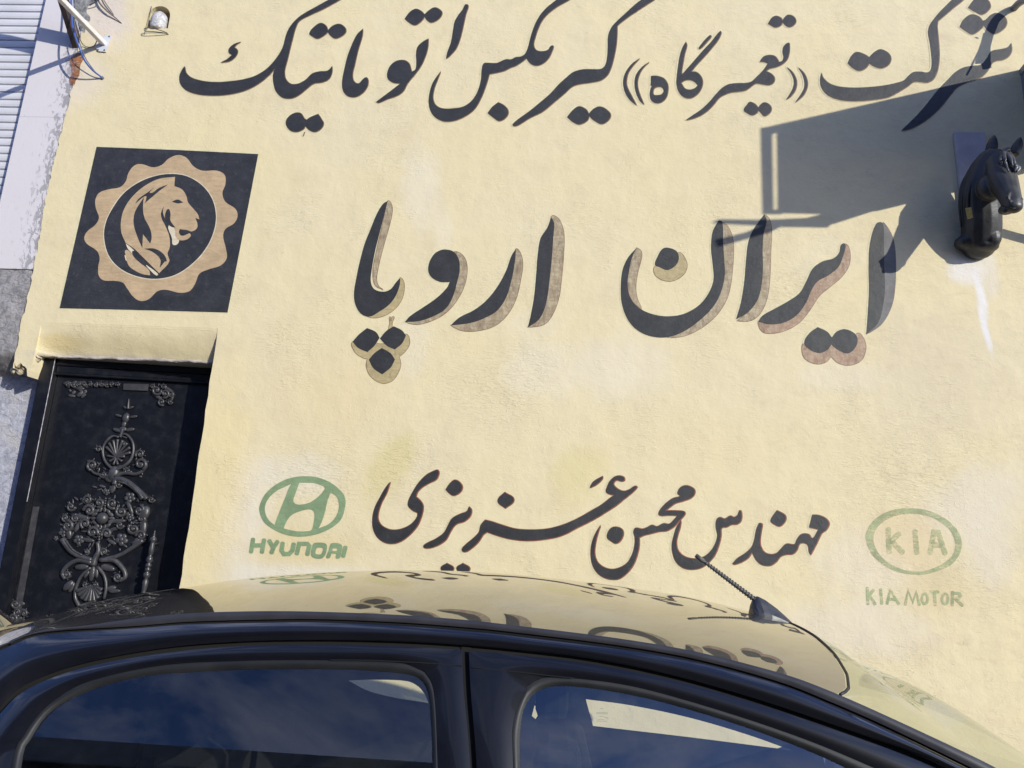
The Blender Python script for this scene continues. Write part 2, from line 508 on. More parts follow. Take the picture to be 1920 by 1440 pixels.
# sloped lintel under the emblem
def build_lintel():
    bm = bmesh.new(); rnd = random.Random(8)
    rows = []
    n = 26
    prof = [(-.0012, DOOR_ZTOP + .014)] + [(LIN_D * (t ** 1.5), DOOR_ZTOP + .012 + (LINT_Z - DOOR_ZTOP - .012) * t) for t in (.12, .28, .45, .62, .8, .93, 1.0)] + [(LIN_D + .06, LINT_Z + .002), (0.40, LINT_Z + .004)]
    for j, (y, z) in enumerate(prof):
        r_ = []
        for i in range(n + 1):
            x = DOOR_X0 - 0.02 + (DOOR_X1 - DOOR_X0 + 0.019) * i / n
            k = min(1.0, .25 + (x - DOOR_X0) / .16) if 0 < j < 8 else 1.0
            r_.append(Vector((x, y * k + rnd.uniform(-.003, .003) * (1 < j < 8), z + rnd.uniform(-.004, .004) * (1 < j < 8))))
        rows.append(r_)
    grid(bm, rows)
    return from_bm('lintel', bm, M['wall'], facade, smooth=True)
lintel = build_lintel()
lintel['label'] = 'ochre stained sloping lintel above the black door'
def build_lintel_edge():
    bm = bmesh.new(); rnd = random.Random(3)
    pts = [Vector((DOOR_X0 + (DOOR_X1 - DOOR_X0 - .01) * i / 40, LIN_D - .002 + rnd.uniform(-.003, .003), LINT_Z + .007 + rnd.uniform(-.003, .003))) for i in range(41)]
    tube(bm, pts, [0.009 + rnd.uniform(-.003, .003) for _ in pts], 7)
    return from_bm('lintel_edge', bm, M['lintel_edge'], facade, smooth=True)
build_lintel_edge()
# niche back
bm = bmesh.new(); box(bm, (N_C.x - .09, .068, N_C.z - .09), (N_C.x + .09, .09, N_C.z + .12))
from_bm('niche_back', bm, mat_simple('niche_cement', (0.50, 0.45, 0.38), 0.9, 0.2, 30, bump=0.5), facade)

# ------------------------------------------------------------------ writing, traced letter by letter
F4, F5 = (320, 0, .27083), (720, 0, .27083)
F6, F7 = (1140, 0, .20833), (1500, 0, .21875)
A1, A2 = (640, 360, .26395), (1140, 380, .30208)
A3, A4, A5 = (440, 860, .25), (860, 860, .22917), (1240, 880, .1875)
LINE1 = [
 (F4, "95,460c 110,510 160,545 280,568 420,562 560,535 660,480 730,405 775,330 800,240 830,180 880,125 930,90 1010,45 1200,-62c 1275,-62c 1060,60 960,105 890,145 865,190 845,260 825,340 805,420 788,490 795,545 830,580 880,580 930,555 980,510 1030,495 1080,492 1105,475 1116,458c 1115,500 1095,545 1050,568 990,578 940,615 890,655 840,678 780,676 735,640 715,590 708,530 715,490 722,470c 690,510 620,570 530,620 420,650 300,660 190,652 110,625 70,585 60,535 75,490"),
 (F4, "485,290c 440,305 405,335 402,362 425,380c 390,410 347,432c 400,425 440,400 462,365 460,345 440,328c 455,308"),
 (F4, "960,230 1000,180 1040,160 1075,180 1088,210c 1120,180 1165,166 1200,185 1213,215 1190,245 1140,265 1105,245 1088,222c 1060,245 1015,266 980,250"),
 (F4, "1330,200c 1325,250 1295,350 1275,440 1258,520 1270,565 1300,578 1330,550 1355,536 1367,565 1355,610 1320,650 1270,672 1220,660 1192,620 1188,560 1205,470 1225,390 1255,310 1290,240"),
 (F4, "1783,268c 1780,320 1765,380 1735,450 1690,515 1640,575 1610,630 1570,660 1500,685 1440,710 1422,706c 1470,670 1530,625 1590,578c 1540,570 1505,545 1500,505 1525,450 1570,420 1620,418 1650,440 1662,475 1668,497c 1695,480 1702,430 1700,370 1710,325 1745,290"),
 (F4, "1620,130c 1655,85 1695,62 1730,75 1757,100c 1790,70 1825,52 1860,65 1878,90 1855,130 1805,155 1775,140 1757,115c 1735,145 1690,173 1650,155"),
 (F4, "797,850 815,810 860,782 900,785 925,820 940,830c 970,810 1020,790c 1040,820 1057,855 1040,890 1000,912 960,900 932,872c 915,895 865,912 820,895"),
 (F4, "928,908c 920,930 914,946c 922,925"),
 (F5, "565,30 582,40 565,100 545,190 525,270 495,340 450,390 430,405c 440,360 465,290 480,200 490,150 515,105 545,65"),
 (F5, "393,493c 370,550 345,620 338,680 355,725 400,750 470,752 550,738 610,695 650,630 672,550 678,480 690,440 720,436 780,437 840,412 880,412 910,397 945,393 975,375 995,335 1010,280 1025,225 1050,160 1085,100 1130,50 1180,10 1260,-55c 1370,-55c 1270,5 1200,45 1140,90 1095,140 1065,200 1045,260 1035,310 1050,345 1090,356 1135,345 1155,318 1172,318 1160,360 1140,400 1105,435 1060,452 1015,440 985,403c 950,430 910,455 875,468 835,488 790,500 728,512c 705,590 670,680 620,760 550,810 470,838 400,835 340,795 312,730 315,650 340,570"),
 (F5, "718,782c 750,740 790,709c 830,730 858,765 850,805 800,836 760,815"),
 (F5, "890,862 930,825 1000,775 1080,710 1150,650 1210,585 1265,535 1310,500 1370,482 1440,480 1500,478 1530,455 1545,400 1550,330 1552,250 1575,190 1615,145 1680,85 1740,30 1800,-15 1860,-60c 1950,-60c 1860,5 1790,50 1700,110 1640,155 1613,180c 1612,240 1607,310 1590,400 1570,470 1545,520 1500,555 1430,570 1350,582 1300,600 1250,645 1180,705 1100,770 1010,815 930,865 900,872"),
 (F5, "1268,810c 1310,760 1350,737 1395,755 1417,788c 1450,755 1490,738 1535,755 1568,795 1550,835 1505,857 1450,830 1420,802c 1405,835 1355,860 1310,845"),
 (F6, "285,525c 210,580 155,660 137,740 155,830 200,900 255,945c 215,870 175,790 165,735 180,660 225,590"),
 (F6, "372,558c 310,600 255,670 240,750 255,840 290,910 322,938c 290,860 268,790 265,730 285,660 325,600"),
 (F6, "388,684c 440,684 500,705 535,755 538,820 520,880 480,918 430,925 390,900 377,850 385,795 400,770c 385,770c", "408,850 412,800 445,780 485,785 502,820 480,850 440,858"),
 (F6, "700,376c 708,410 690,480 675,560 662,640 665,672c 720,610 790,530 860,450 930,375 985,305 1012,278c 1017,300 985,365 930,435 860,515 790,590 745,645c 790,648 830,680 850,730 840,790 800,850 740,882 680,870 635,820 617,750 622,670 632,590 645,510 670,430", "655,745c 690,722 740,718 785,740 808,768c 780,795 730,808 690,795"),
 (F6, "917,316c 928,325 900,365 860,410 822,440 818,430 850,385 890,340"),
 (F6, "1625,385 1632,410 1630,470 1612,530 1570,575 1510,603 1450,618 1422,640c 1470,665 1497,700 1490,740 1450,763 1390,757 1330,750 1290,775 1240,810 1180,822 1110,830 1050,850 1000,880 950,940 890,1000 820,1045 750,1070 700,1080c 760,1040 840,985 910,920 970,850 1030,790 1090,758 1160,750 1240,748 1290,735 1340,690 1390,640 1420,600 1438,570c 1400,555 1365,553c 1400,510 1450,496 1500,505 1530,540 1535,557c 1565,550 1580,515 1572,470 1580,420"),
 (F6, "1440,212c 1475,160 1510,143 1555,160 1570,185c 1595,150 1625,133 1670,150 1690,190 1670,225 1630,242 1595,225 1570,200c 1550,230 1505,245 1470,230"),
 (F6, "1222,988 1250,945 1275,918 1320,935 1352,968c 1375,940 1405,922 1450,940 1470,978 1450,1020 1405,1043 1375,1015 1352,992c 1340,1015 1295,1035 1250,1015"),
 (F6, "1610,605c 1660,650 1692,710 1697,760 1680,820 1640,870 1602,897c 1640,840 1668,780 1672,720 1650,660"),
 (F6, "1712,608c 1765,660 1793,730 1790,790 1755,860 1683,922c 1735,850 1765,790 1768,735 1750,670"),
 (F7, "182,625c 200,670 260,720 350,745 480,752 620,745 740,730 830,710 890,690 930,650 970,620 1030,615 1090,622 1120,600 1130,540 1125,460 1112,360 1098,280 1110,220 1150,160 1210,90 1260,40 1370,-70c 1480,-70c 1380,15 1310,70 1240,130 1180,180c 1175,230 1185,330 1192,430 1190,520 1175,610 1140,680 1090,705 1030,700 975,700 920,740 840,790 760,830 660,850 540,862 400,862 290,840 220,800 180,740 173,680"),
 (F7, "408,540c 440,480 480,447 545,462 592,490c 640,445 690,423 750,450 778,495 760,550 700,582 640,570 592,543c 560,585 505,605 450,580"),
 (F7, "1440,65c 1480,10 1530,-35 1600,-10 1632,45 1620,80 1560,123 1500,100"),
 (F7, "1368,228c 1400,170 1465,125 1530,140 1565,178c 1590,170 1640,125 1690,112 1750,140 1772,190 1750,240 1670,288 1610,260 1575,217c 1540,255 1475,292 1420,265"),
 (F7, "1808,370c 1813,430 1790,480 1740,510 1680,520 1640,545 1610,600 1560,655 1500,680 1430,705 1350,745 1290,810 1220,900 1140,980 1040,1055 940,1105 870,1118c 930,1060 1010,980 1080,900 1150,810 1210,740 1270,680 1330,620 1400,580 1480,565 1550,555 1600,500 1640,440 1720,422 1780,405"),
]
LINE3 = [
 (A3, "1165,175c 1140,250 1095,340 1072,430 1090,490 1140,525 1200,535 1270,520 1330,485 1368,435 1370,405c 1330,385 1300,350 1305,310 1335,250 1380,180 1440,120 1500,90 1522,85 1530,110 1510,155 1460,180 1410,210 1370,250 1358,285c 1395,320 1412,360 1400,430 1370,500 1310,570 1230,625 1150,635 1080,600 1040,530 1033,450 1050,370 1090,290 1130,220"),
 (A3, "1583,230c 1615,185 1655,160 1705,205 1690,250 1640,275 1605,255"),
 (A3, "1757,360c 1775,385 1765,430 1720,470 1660,490 1620,540 1580,610 1520,650 1450,670 1415,660 1440,635 1510,600 1570,555 1600,500 1630,450 1690,415 1740,395"),
 (A3, "1545,823 1590,785c 1640,823 1595,870c"), (A3, "1663,823 1710,785c 1762,825 1715,870c"),
 (A4, "25,745 60,700 120,650 165,600 180,545 215,502c 270,515 360,545 470,575 590,582 720,575 840,545 950,500 1060,440 1170,375 1240,320 1275,298c 1235,290 1205,270 1215,230 1240,180 1290,143 1345,148 1355,175 1330,185 1290,175 1265,205 1290,240 1340,265 1390,255 1440,225 1458,230 1430,265 1370,315 1290,380 1190,445 1080,510 960,570 850,625 730,655 580,670 440,660 320,630 230,598c 200,620 160,680 100,735 50,762"),
 (A4, "318,345 375,275c 450,335 380,405c"),
 (A4, "1178,143c 1170,170 1120,215 1072,238c 1100,190"),
 (A4, "1160,545c 1140,600 1118,690 1110,770 1130,840 1180,885 1250,905 1320,890 1380,850 1420,780 1440,700 1440,640 1430,600 1445,568 1500,575 1545,560 1580,543 1620,555 1675,530 1720,535 1760,500 1790,465c 1720,462 1640,462 1640,430 1690,370 1750,325 1810,305 1790,285 1810,240 1860,220 1920,245 1930,280 1900,320 1840,345 1770,365 1720,400 1690,425c 1760,425 1840,432 1850,450 1810,500 1760,555 1700,590 1640,595 1580,610 1520,625 1475,645c 1475,710 1455,800 1420,880 1370,940 1300,985 1210,980 1140,940 1095,870 1080,780 1090,690 1120,610"),
 (A4, "1213,640 1235,580 1280,558 1340,585 1335,650 1290,692 1240,670"),
 (A5, "195,512c 185,580 160,660 148,730 165,810 220,865 290,890 370,890 440,865 500,810 540,740 560,660 545,580 550,510 580,480 630,495 690,465 720,480 760,460 785,410 800,440 795,510 760,545 700,550 650,575 600,585 595,660 575,750 535,850 470,930 400,980 310,1000 220,985 150,930 115,850 105,760 125,660 150,580"),
 (A5, "710,945c 760,890 830,845 900,780 930,700 950,600 975,540c 1005,545 995,620 985,700 990,760 1020,820 1080,850 1150,840 1200,790 1250,745 1330,750 1355,700 1400,650 1470,650 1510,690 1560,620 1570,600c 1530,590 1478,578c 1510,455c 1570,460 1640,490 1675,540 1650,600 1600,640 1560,720 1520,800 1490,855c 1475,820 1465,760 1430,735 1380,745 1350,810 1310,845 1250,850 1190,870 1150,920 1090,960 1010,955 950,910 905,830c 860,890 790,930 730,950"),
 (A5, "1092,512 1155,410c 1243,475 1190,565 1130,550"),
]
LINE2 = [
 (A1, "330,63c 300,180 270,300 240,420 215,560 210,640 235,690 300,708 350,690 390,640 418,608c 415,660 385,740 340,800 270,850 200,885 140,865 100,800 90,720 105,620 130,500 165,370 205,270 250,160 295,85"),
 (A1, "80,1063c 125,1012 183,966c 245,994 272,1035c 235,1092 185,1137c 120,1108"),
 (A1, "274,1040c 318,988 372,953c 432,984 459,1020c 432,1075 380,1119c 322,1092"),
 (A1, "195,1190c 238,1142 287,1108c 350,1145 381,1190c 352,1245 290,1296c 226,1250"),
 (A1, "740,408 800,425 835,480 840,560 820,650 790,750 740,830 660,880 560,915 450,925c 490,880 580,820 680,750 750,680 770,640c 700,638 640,605 618,560 625,500 660,440 700,415"),
 (A1, "1240,405c 1235,480 1215,600 1175,740 1110,840 1030,890 920,930 775,948c 840,890 940,840 1030,770 1110,670 1170,560 1210,450"),
 (A1, "1490,178c 1512,220 1505,330 1495,480 1480,620 1465,740 1440,840 1400,910 1325,962c 1345,880 1370,740 1385,580 1395,450 1415,330 1465,250"),
 (A2, "178,280c 150,340 130,430 122,510 140,590 190,650 270,690 370,705 470,690 560,640 620,570 655,480 650,380 640,280 650,180 685,112c 710,120 715,250 722,360 725,450 700,560 650,650 570,730 470,800 370,835 270,830 180,790 120,720 85,620 80,520 90,420 125,340"),
 (A2, "340,285 375,280 425,300 440,340 425,385 370,418 320,400 292,385 310,330"),
 (A2, "970,72c 985,110 965,200 960,300 962,400 955,500 930,600 870,680 795,725c 825,620 845,500 858,350 870,250 900,170"),
 (A2, "1465,252 1475,270 1460,330 1430,400 1370,450 1300,490 1260,550 1230,620 1170,700 1090,745 1000,755 932,738c 960,700 1040,655 1120,610 1190,560 1230,490 1270,410 1330,365 1400,345 1435,310 1445,265"),
 (A2, "1665,130 1705,128 1712,250 1715,400 1720,520 1710,620 1680,740 1603,818c 1612,700 1620,550 1618,400 1625,260"),
 (A2, "1218,870 1250,810 1302,772c 1360,800 1390,836c 1420,800 1470,785 1530,810 1550,850 1535,900 1490,935 1430,915 1387,882c 1360,915 1310,933 1250,910"),
]
SIDE2 = {
 'side_brown': [
  (A1, "330,63 350,75 362,130 340,240 300,380 265,520 250,620 265,670 300,695c 240,660 225,560 250,420 300,200"),
  (A1, "800,430 850,440 885,490 893,560 875,660 820,770 740,860 640,915 540,940 460,928c 600,860 760,740 820,560"),
  (A1, "1240,405 1270,430 1288,510 1270,640 1240,760 1180,870 1090,950 970,985 860,985 775,948c 950,900 1100,800 1200,600"),
  (A1, "1490,178 1510,168 1550,200 1580,290 1580,420 1565,600 1545,750 1500,870 1440,940 1325,962c 1430,800 1480,500"),
  (A2, "178,280c 205,300 208,340 185,430 172,520 180,590 210,660c 140,600 110,500 140,360"),
  (A2, "690,108c 745,150 775,230 778,330 765,480 740,590 680,690 590,770 480,825 370,840c 560,720 680,560 700,300"),
  (A2, "970,72c 1000,100 1015,170 1010,300 1005,450 990,580 950,680 890,730 800,735c 900,640 950,400")],
 'side_olive': [
  (A1, "420,606c 440,630 447,680 430,760 380,830 300,880 220,893 150,868c 250,840 350,760"),
  (A1, "80,1065 100,1140 160,1180 185,1185c 178,1240 210,1310 290,1358 360,1340 405,1280 422,1220 410,1170c 455,1130 485,1070 460,1010 380,1060 280,1080 200,1060"),
  (A1, "345,885 352,920 358,890 375,888 362,925 355,985 336,985 345,930"),
  (A2, "285,405 300,395 380,415 430,370 438,310 480,350 490,400 465,450 400,485 340,480 295,450")],
 'side_red': [
  (A2, "1465,250c 1490,270 1503,320 1495,390 1450,460 1380,520 1310,580 1250,670 1180,750 1080,800 980,810 945,785 930,740c 1090,740 1230,600 1300,480 1440,380"),
  (A2, "1218,870 1205,920 1225,970 1290,1000 1350,990 1385,955c 1430,995 1500,1008 1570,980 1600,910 1590,850 1550,810 1450,880 1300,880")],
 'side_grey': [(A2, "1700,128 1745,170 1775,250 1785,380 1780,530 1760,640 1700,750 1605,818c 1680,600 1700,350")],
}
def shapes(lst): 
    out = []
    for it in lst:
        o = outline(it[1], it[0])
        out.append((o, [outline(h, it[0]) for h in it[2:]]) if len(it) > 2 else o)
    return out
def fringe_of(sh, d, shift=(0, 0)):
    if isinstance(sh, tuple): return (grow(sh[0], d, shift), [grow(h, -d, shift) for h in sh[1]])
    return grow(sh, d, shift)
s1, s2, s3 = shapes(LINE1), shapes(LINE2), shapes(LINE3)
def lettering(label, ink, fringe, off=0.0016):
    base = paint('painted_lettering', ink, M['ink'], facade, off)
    base['label'] = label
    for mat, d, sh, k in fringe:
        paint('paint_outline', [fringe_of(s, d, sh) for s in ink], M[mat], base, off - k)
    return base
l1 = lettering('top line of black calligraphy along the upper edge of the wall', s1, (('ink_line', 1.1, (0.5, 0.4), .0004), ('ink_halo', 2.6, (-.6, -.4), .0008)))
l2 = lettering('largest middle line of calligraphy with brown painted depth', s2, (('ink_halo', 1.6, (-1.2, -1.0), .0010),))
for k, lst in SIDE2.items():
    paint('paint_depth', shapes(lst), M[k], l2, .0011)
    paint('paint_outline', [fringe_of(s, 1.0) for s in shapes(lst)], M['ink_line'], l2, .0008)
l3 = lettering('lowest black line of calligraphy just above the car roof', s3, (('ink_red', 1.5, (0.7, 0.3), .0004), ('ink_halo', 3.0, (-.4, .6), .0008)))

# car maker badges in green
H = (440, 880, .125)
ring = outline("370,620 390,500 460,370 600,240 800,140 1020,103 1240,120 1440,200 1600,330 1662,450 1650,600 1590,760 1450,880 1250,970 1000,1010 780,985 580,900 440,790", H)
hl = [outline(t, H) for t in (
 "850,215c 760,260 620,330 500,450 455,560 465,670 520,770 600,835c 640,720 690,590 760,420 800,310",
 "970,200c 1180,205 1300,240 1352,275 1320,340 1230,430 1120,500 1000,528 910,515 880,470 910,370",
 "735,885c 770,800 850,690 980,630 1110,600 1175,620 1198,680 1190,770 1160,900 1110,925 950,930 830,910",
 "1440,350c 1520,400 1560,490 1560,600 1510,720 1410,820 1260,885c 1310,780 1360,620 1390,480")]
badge = paint('painted_badge', [(ring, hl)], M['green'], facade, .0014)
badge['label'] = 'green oval badge with a slanted H'
def strokes(fr, lst, w):
    return [stroke([(fr[0] + x * fr[2], fr[1] + y * fr[2]) for x, y in p], w * fr[2]) for p in lst]
HY = [[(278,1040),(245,1248)],[(443,1050),(408,1252)],[(275,1143),(430,1140)],
      [(515,1065),(578,1175)],[(648,1078),(590,1160),(548,1260)],
      [(722,1098),(703,1215),(738,1272),(818,1270),(868,1215),(888,1110)],
      [(930,1275),(968,1118),(1090,1118),(1118,1150),(1088,1285)],
      [(1663,1160),(1625,1312)]]
paint('painted_letters', strokes(H, HY, 66) + [
    (outline("1185,1110 1260,1098 1345,1106 1385,1142 1362,1275 1310,1335 1205,1335 1146,1290 1160,1165", H), [outline("1238,1180 1312,1180 1326,1200 1308,1255 1285,1276 1216,1266 1212,1235", H)]),
    (outline("1445,1116 1510,1104 1580,1116 1614,1152 1600,1240 1572,1335 1518,1330 1528,1268c 1452,1262c 1425,1330 1374,1325 1405,1230", H), [outline("1478,1188 1535,1190 1540,1218 1462,1218", H)])], M['green'], badge, .0013)
K = (1600, 940, .1458)
ko = outline("160,480 180,370 260,250 400,150 580,95 760,88 940,110 1100,170 1250,270 1340,370 1390,480 1395,600 1340,730 1240,830 1080,900 880,945 700,935 520,890 350,790 220,650", K)
ki = outline("262,490 290,370 380,270 520,195 700,160 880,170 1040,220 1180,310 1275,420 1310,540 1295,660 1210,760 1080,840 900,897 740,897 590,860 430,770 310,640", K)
kb = paint('painted_badge', [(ko, [ki])], M['green_faded'], facade, .0014)
kb['label'] = 'faded green oval badge, half rubbed away'
KT = [[(452,345),(462,665)],[(600,410),(478,520)],[(490,500),(640,665)],[(795,375),(818,675)],
      [(985,675),(1040,395),(1095,400),(1185,680)],[(1010,560),(1140,565)]]
paint('painted_letters', strokes(K, KT, 70), M['green_ghost'], kb, .0013)
KM = [[(182,1108),(190,1325)],[(265,1135),(202,1208)],[(207,1205),(285,1325)],[(352,1128),(368,1322)],
      [(435,1320),(478,1140),(590,1325)],[(458,1258),(552,1265)],
      [(672,1330),(708,1145),(768,1300),(812,1160),(852,1335)],
      [(992,1162),(1100,1165)],[(1045,1170),(1055,1338)],
      [(1275,1342),(1278,1160)],[(1285,1182),(1365,1186),(1380,1215),(1360,1243),(1288,1247)],[(1325,1262),(1408,1345)]]
def oval(cx, cy, rx, ry): return outline(' '.join(f'{cx + rx * math.cos(a * math.pi / 5):.0f},{cy + ry * math.sin(a * math.pi / 5):.0f}' for a in range(10)), K)
paint('painted_letters', strokes(K, KM, 42) + [(oval(922, 1252, 54, 86), [oval(922, 1252, 20, 48)]), (oval(1182, 1256, 56, 84), [oval(1182, 1256, 21, 46)])], M['green_faded'], kb, .0012)

# square emblem with cog and horse
E = (0, 240, .27083)
eo = outline("668,130c 1230,152c 1788,180c 1690,690c 1575,1278c 1000,1262c 412,1248c 540,690c", E)
emb = paint('painted_emblem', [eo], M['emblem_black'], facade, .0011)
emb['label'] = 'black square emblem with a tan cog and a horse head'
paint('paint_outline', [grow(eo, 2.0, (-1.0, -.5))], M['ink_halo'], emb, .0006)  # pale rim paints a highlight along the emblem's edge
cog = outline("1235,187 1290,205 1340,265 1400,295 1500,295 1555,325 1560,390 1540,450 1560,510 1630,560 1645,610 1620,660 1560,700 1545,750 1565,840 1570,900 1530,950 1440,980 1380,1010 1350,1080 1310,1130 1240,1140 1150,1120 1090,1130 1030,1185 970,1197 920,1165 880,1110 850,1070 790,1058 720,1055 685,1025 680,960 690,900 670,850 600,800 583,760 605,715 660,670 685,620 665,560 660,500 685,450 750,425 830,410 870,370 890,310 930,260 980,250 1060,272 1120,255 1170,210", E)
disc = outline("1195,312 1300,330 1400,390 1470,480 1500,590 1490,700 1440,820 1350,930 1220,1020 1080,1050 940,1030 820,970 745,880 715,760 725,660 770,560 850,450 960,370 1080,325", E)
paint('cog', [(cog, [disc])], M['emblem_tan'], emb, .0015)
paint('paint_outline', [(disc, [grow(disc, -1.6)])], M['emblem_pale'], emb, .0017)
horse = outline("1212,338c 1207,402c 1260,425 1290,470 1302,515 1340,560 1370,598 1380,632c 1352,622c 1366,660 1364,692 1338,713 1292,716 1248,698c 1238,720 1258,746 1312,728c 1322,745 1292,772 1240,776 1215,750 1212,712 1200,690 1165,672 1132,606 1117,582 1120,622 1150,690 1172,750 1176,822 1160,870 1172,925 1102,1005c 1000,905 925,832 870,795c 840,722 838,640 860,560 912,480 1000,402 1100,352", E)
paint('horse_mark', [horse], M['emblem_tan'], emb, .0015)
paint('horse_mark', [outline("870,845 872,890 890,950 930,985 990,1012 1040,1020c 1030,982 965,930 910,868", E)], M['emblem_tan'], emb, .0015)
paint('horse_mark', [outline(t, E) for t in ("870,798c 925,845 960,900 1010,945 1095,1010 1083,1022 1040,985 985,925 935,890 885,835",
  "1165,672c 1200,690 1213,712 1216,752 1240,778 1222,808 1196,806 1190,760 1166,700", "862,880c 880,885 884,915 872,918")], M['emblem_pale'], emb, .0014)
paint('horse_shading', [outline(t, E) for t in (
 "995,480c 990,560 1000,620 1040,700 1050,760 1040,800c 990,735c 985,830c 950,750 925,660 935,580",
 "1070,410c 1030,440 960,490 935,525c 1010,470 1010,500 1000,522c 1050,480 1110,430 1165,390c 1100,415 1040,450",
 "1190,510c 1230,495 1270,515c 1230,522", "1135,540c 1115,590 1125,640 1160,690c 1172,668c 1140,620 1128,580",
 "1165,560 1180,590 1180,640 1215,690c 1180,680 1145,630 1145,590",
 "1000,835c 1070,835 1130,870 1155,920 1140,925c 1105,970c 1110,910 1060,860",
 "920,850 970,880 1015,930 1008,952 960,925 920,880", "1250,702c 1290,705 1320,716c 1290,735 1262,738")], M['emblem_black'], emb, .0019)

# stains and repairs with a shape of their own
bare = mat_simple('bare_cement', (0.22, 0.215, 0.215), 0.95, 0.55, 30, bump=1.2, bscale=70)
Z = (0, 0, .125)
pc = paint('bare_patch', [outline("1100,-80c 1480,-80c 1430,20 1350,70 1310,120 1300,190 1350,250 1345,320 1290,300 1280,400 1270,490 1230,470 1190,400 1170,250 1120,120", Z)], bare, facade, .0012)
pc['label'] = 'grey bare cement showing where the plaster has broken off'
rust = mat_paint('rust_stain', (0.36, 0.125, 0.04), 0.5, 0.9, fade=0.45, k=1.0)
rs = paint('rust_stain', [outline("1090,830 1250,800 1245,900 1205,980 1195,1100 1180,1150 1140,1200 1110,1280 1060,1260 1040,1180 1080,1100 1070,1000 1050,920", Z)], rust, facade, .0013)
rs['label'] = 'orange rust stain below the steel beam'

# ------------------------------------------------------------------ neighbouring building on the left
NX1 = px_x(46, 165)                               # outer edge of the white pier
nb = tag(empty('neighbouring_building', (-2.9, 0.0, 0.0)), 'white rendered pier and slatted shutter left of the cream wall', 'building')
def mat_pier():
    g = NT('white_render')
    sx = g.n('ShaderNodeSeparateXYZ'); g.l(g.pos, sx.inputs[0])
    near = g.ramp(sx.outputs['X'], WALL_X0 - 0.17, WALL_X0 - 0.01)
    n = g.noise(30, 6, 0.72, dist=0.7, stretch=(1.3, 1, 0.6))
    thr = g.math('ADD', n, g.math('MULTIPLY', near, 0.155))
    chip = g.ramp(thr, 0.635, 0.665)
    c = g.mix(g.noise(3, 4), (0.615, 0.575, 0.595), (0.665, 0.62, 0.64))
    c = g.mix(g.math('MULTIPLY', chip, near), c, (0.33, 0.31, 0.325))
    j = g.n('ShaderNodeMath', operation='COMPARE'); g.l(sx.outputs['Z'], j.inputs[0])
    j.inputs[1].default_value = wall(60, 218).z; j.inputs[2].default_value = 0.0025
    c = g.mix(g.math('MULTIPLY', j.outputs[0], 0.5), c, (0.35, 0.33, 0.36))
    hb = g.bump(chip, 0.5, 0.004)
    g.set(Base_Color=c, Roughness=0.8, Normal=g.bump(g.noise(60, 4, 0.6), 0.25, 0.003, hb))
    return g.m
def rough_cement(name, c1, c2):
    g = NT(name)
    n = g.noise(26, 7, 0.72, dist=0.6, stretch=(1, 1, 1.3))
    n2 = g.noise(7, 5, 0.65)
    c = g.mix(g.ramp(n, 0.36, 0.62), c1, c2)
    c = g.mix(g.ramp(n2, 0.52, 0.70, 0, .7), c, (0.50, 0.47, 0.46))
    g.set(Base_Color=c, Roughness=0.95, Normal=g.bump(n, 1.0, 0.012))
    return g.m
bm = bmesh.new(); box(bm, (NX1, 0.006, JOINT_Z + .004), (WALL_X0 + .02, 0.4, WALL_Z1), 0.004)
from_bm('rendered_pier', bm, mat_pier(), nb)
bm = bmesh.new()
rnd = random.Random(2)
nx, nz = 40, 26
rows = []
x_a, x_b, z_a, z_b = -7.0, WALL_X0 + 0.02, BASE_Z - .01, JOINT_Z
for i in range(nz + 1):
    rr = []
    for j in range(nx + 1):
        zz = z_a + (z_b - z_a) * i / nz
        dp = 0.012 + rnd.uniform(-.007, .007) + (0.15 * (1 - i / 5.0) ** 1.6 if i < 5 else 0)
        rr.append(Vector((x_a + (x_b - x_a) * (j / nx) ** 0.25, dp, zz + rnd.uniform(-.006, .006) * (0 < i < nz))))
    rows.append(rr)
grid(bm, rows)
from_bm('cement_band', bm, rough_cement('grey_rough_cement', (0.21, 0.20, 0.21), (0.36, 0.34, 0.345)), nb, smooth=True)
bm = bmesh.new(); box(bm, (-7.0, 0.17, 0.0), (DOOR_X0 + .03, 0.4, BASE_Z + .01))
from_bm('lower_wall', bm, rough_cement('blue_grey_render', (0.30, 0.30, 0.36), (0.48, 0.48, 0.55)), nb)
# ragged plaster lip where the cream wall breaks off beside the door
bm = bmesh.new()
rnd = random.Random(12)
P = [Vector(p) for p in spline([wall(74, 668, -.030), wall(66, 676, -.034), wall(54, 686, -.036), wall(36, 700, -.040)], 12)]
tube(bm, P, [.012 + .010 * rnd.random() for _ in P], 9)
for k in range(26):
    p = rnd.choice(P) + Vector((rnd.uniform(-.05, .0), 0, rnd.uniform(-.03, .02)))
    ellipsoid(bm, p, rnd.uniform(.008, .02), rnd.uniform(.004, .010), rnd.uniform(.006, .016), Euler((rnd.random(), rnd.random() * 3, 0)).to_matrix(), 7, 5)
for v in bm.verts: v.co += Vector((rnd.uniform(-.003, .003), rnd.uniform(-.003, .003), rnd.uniform(-.003, .003)))
from_bm('broken_plaster', bm, rough_cement('broken_plaster', (0.50, 0.42, 0.29), (0.62, 0.54, 0.40)), facade, smooth=True)
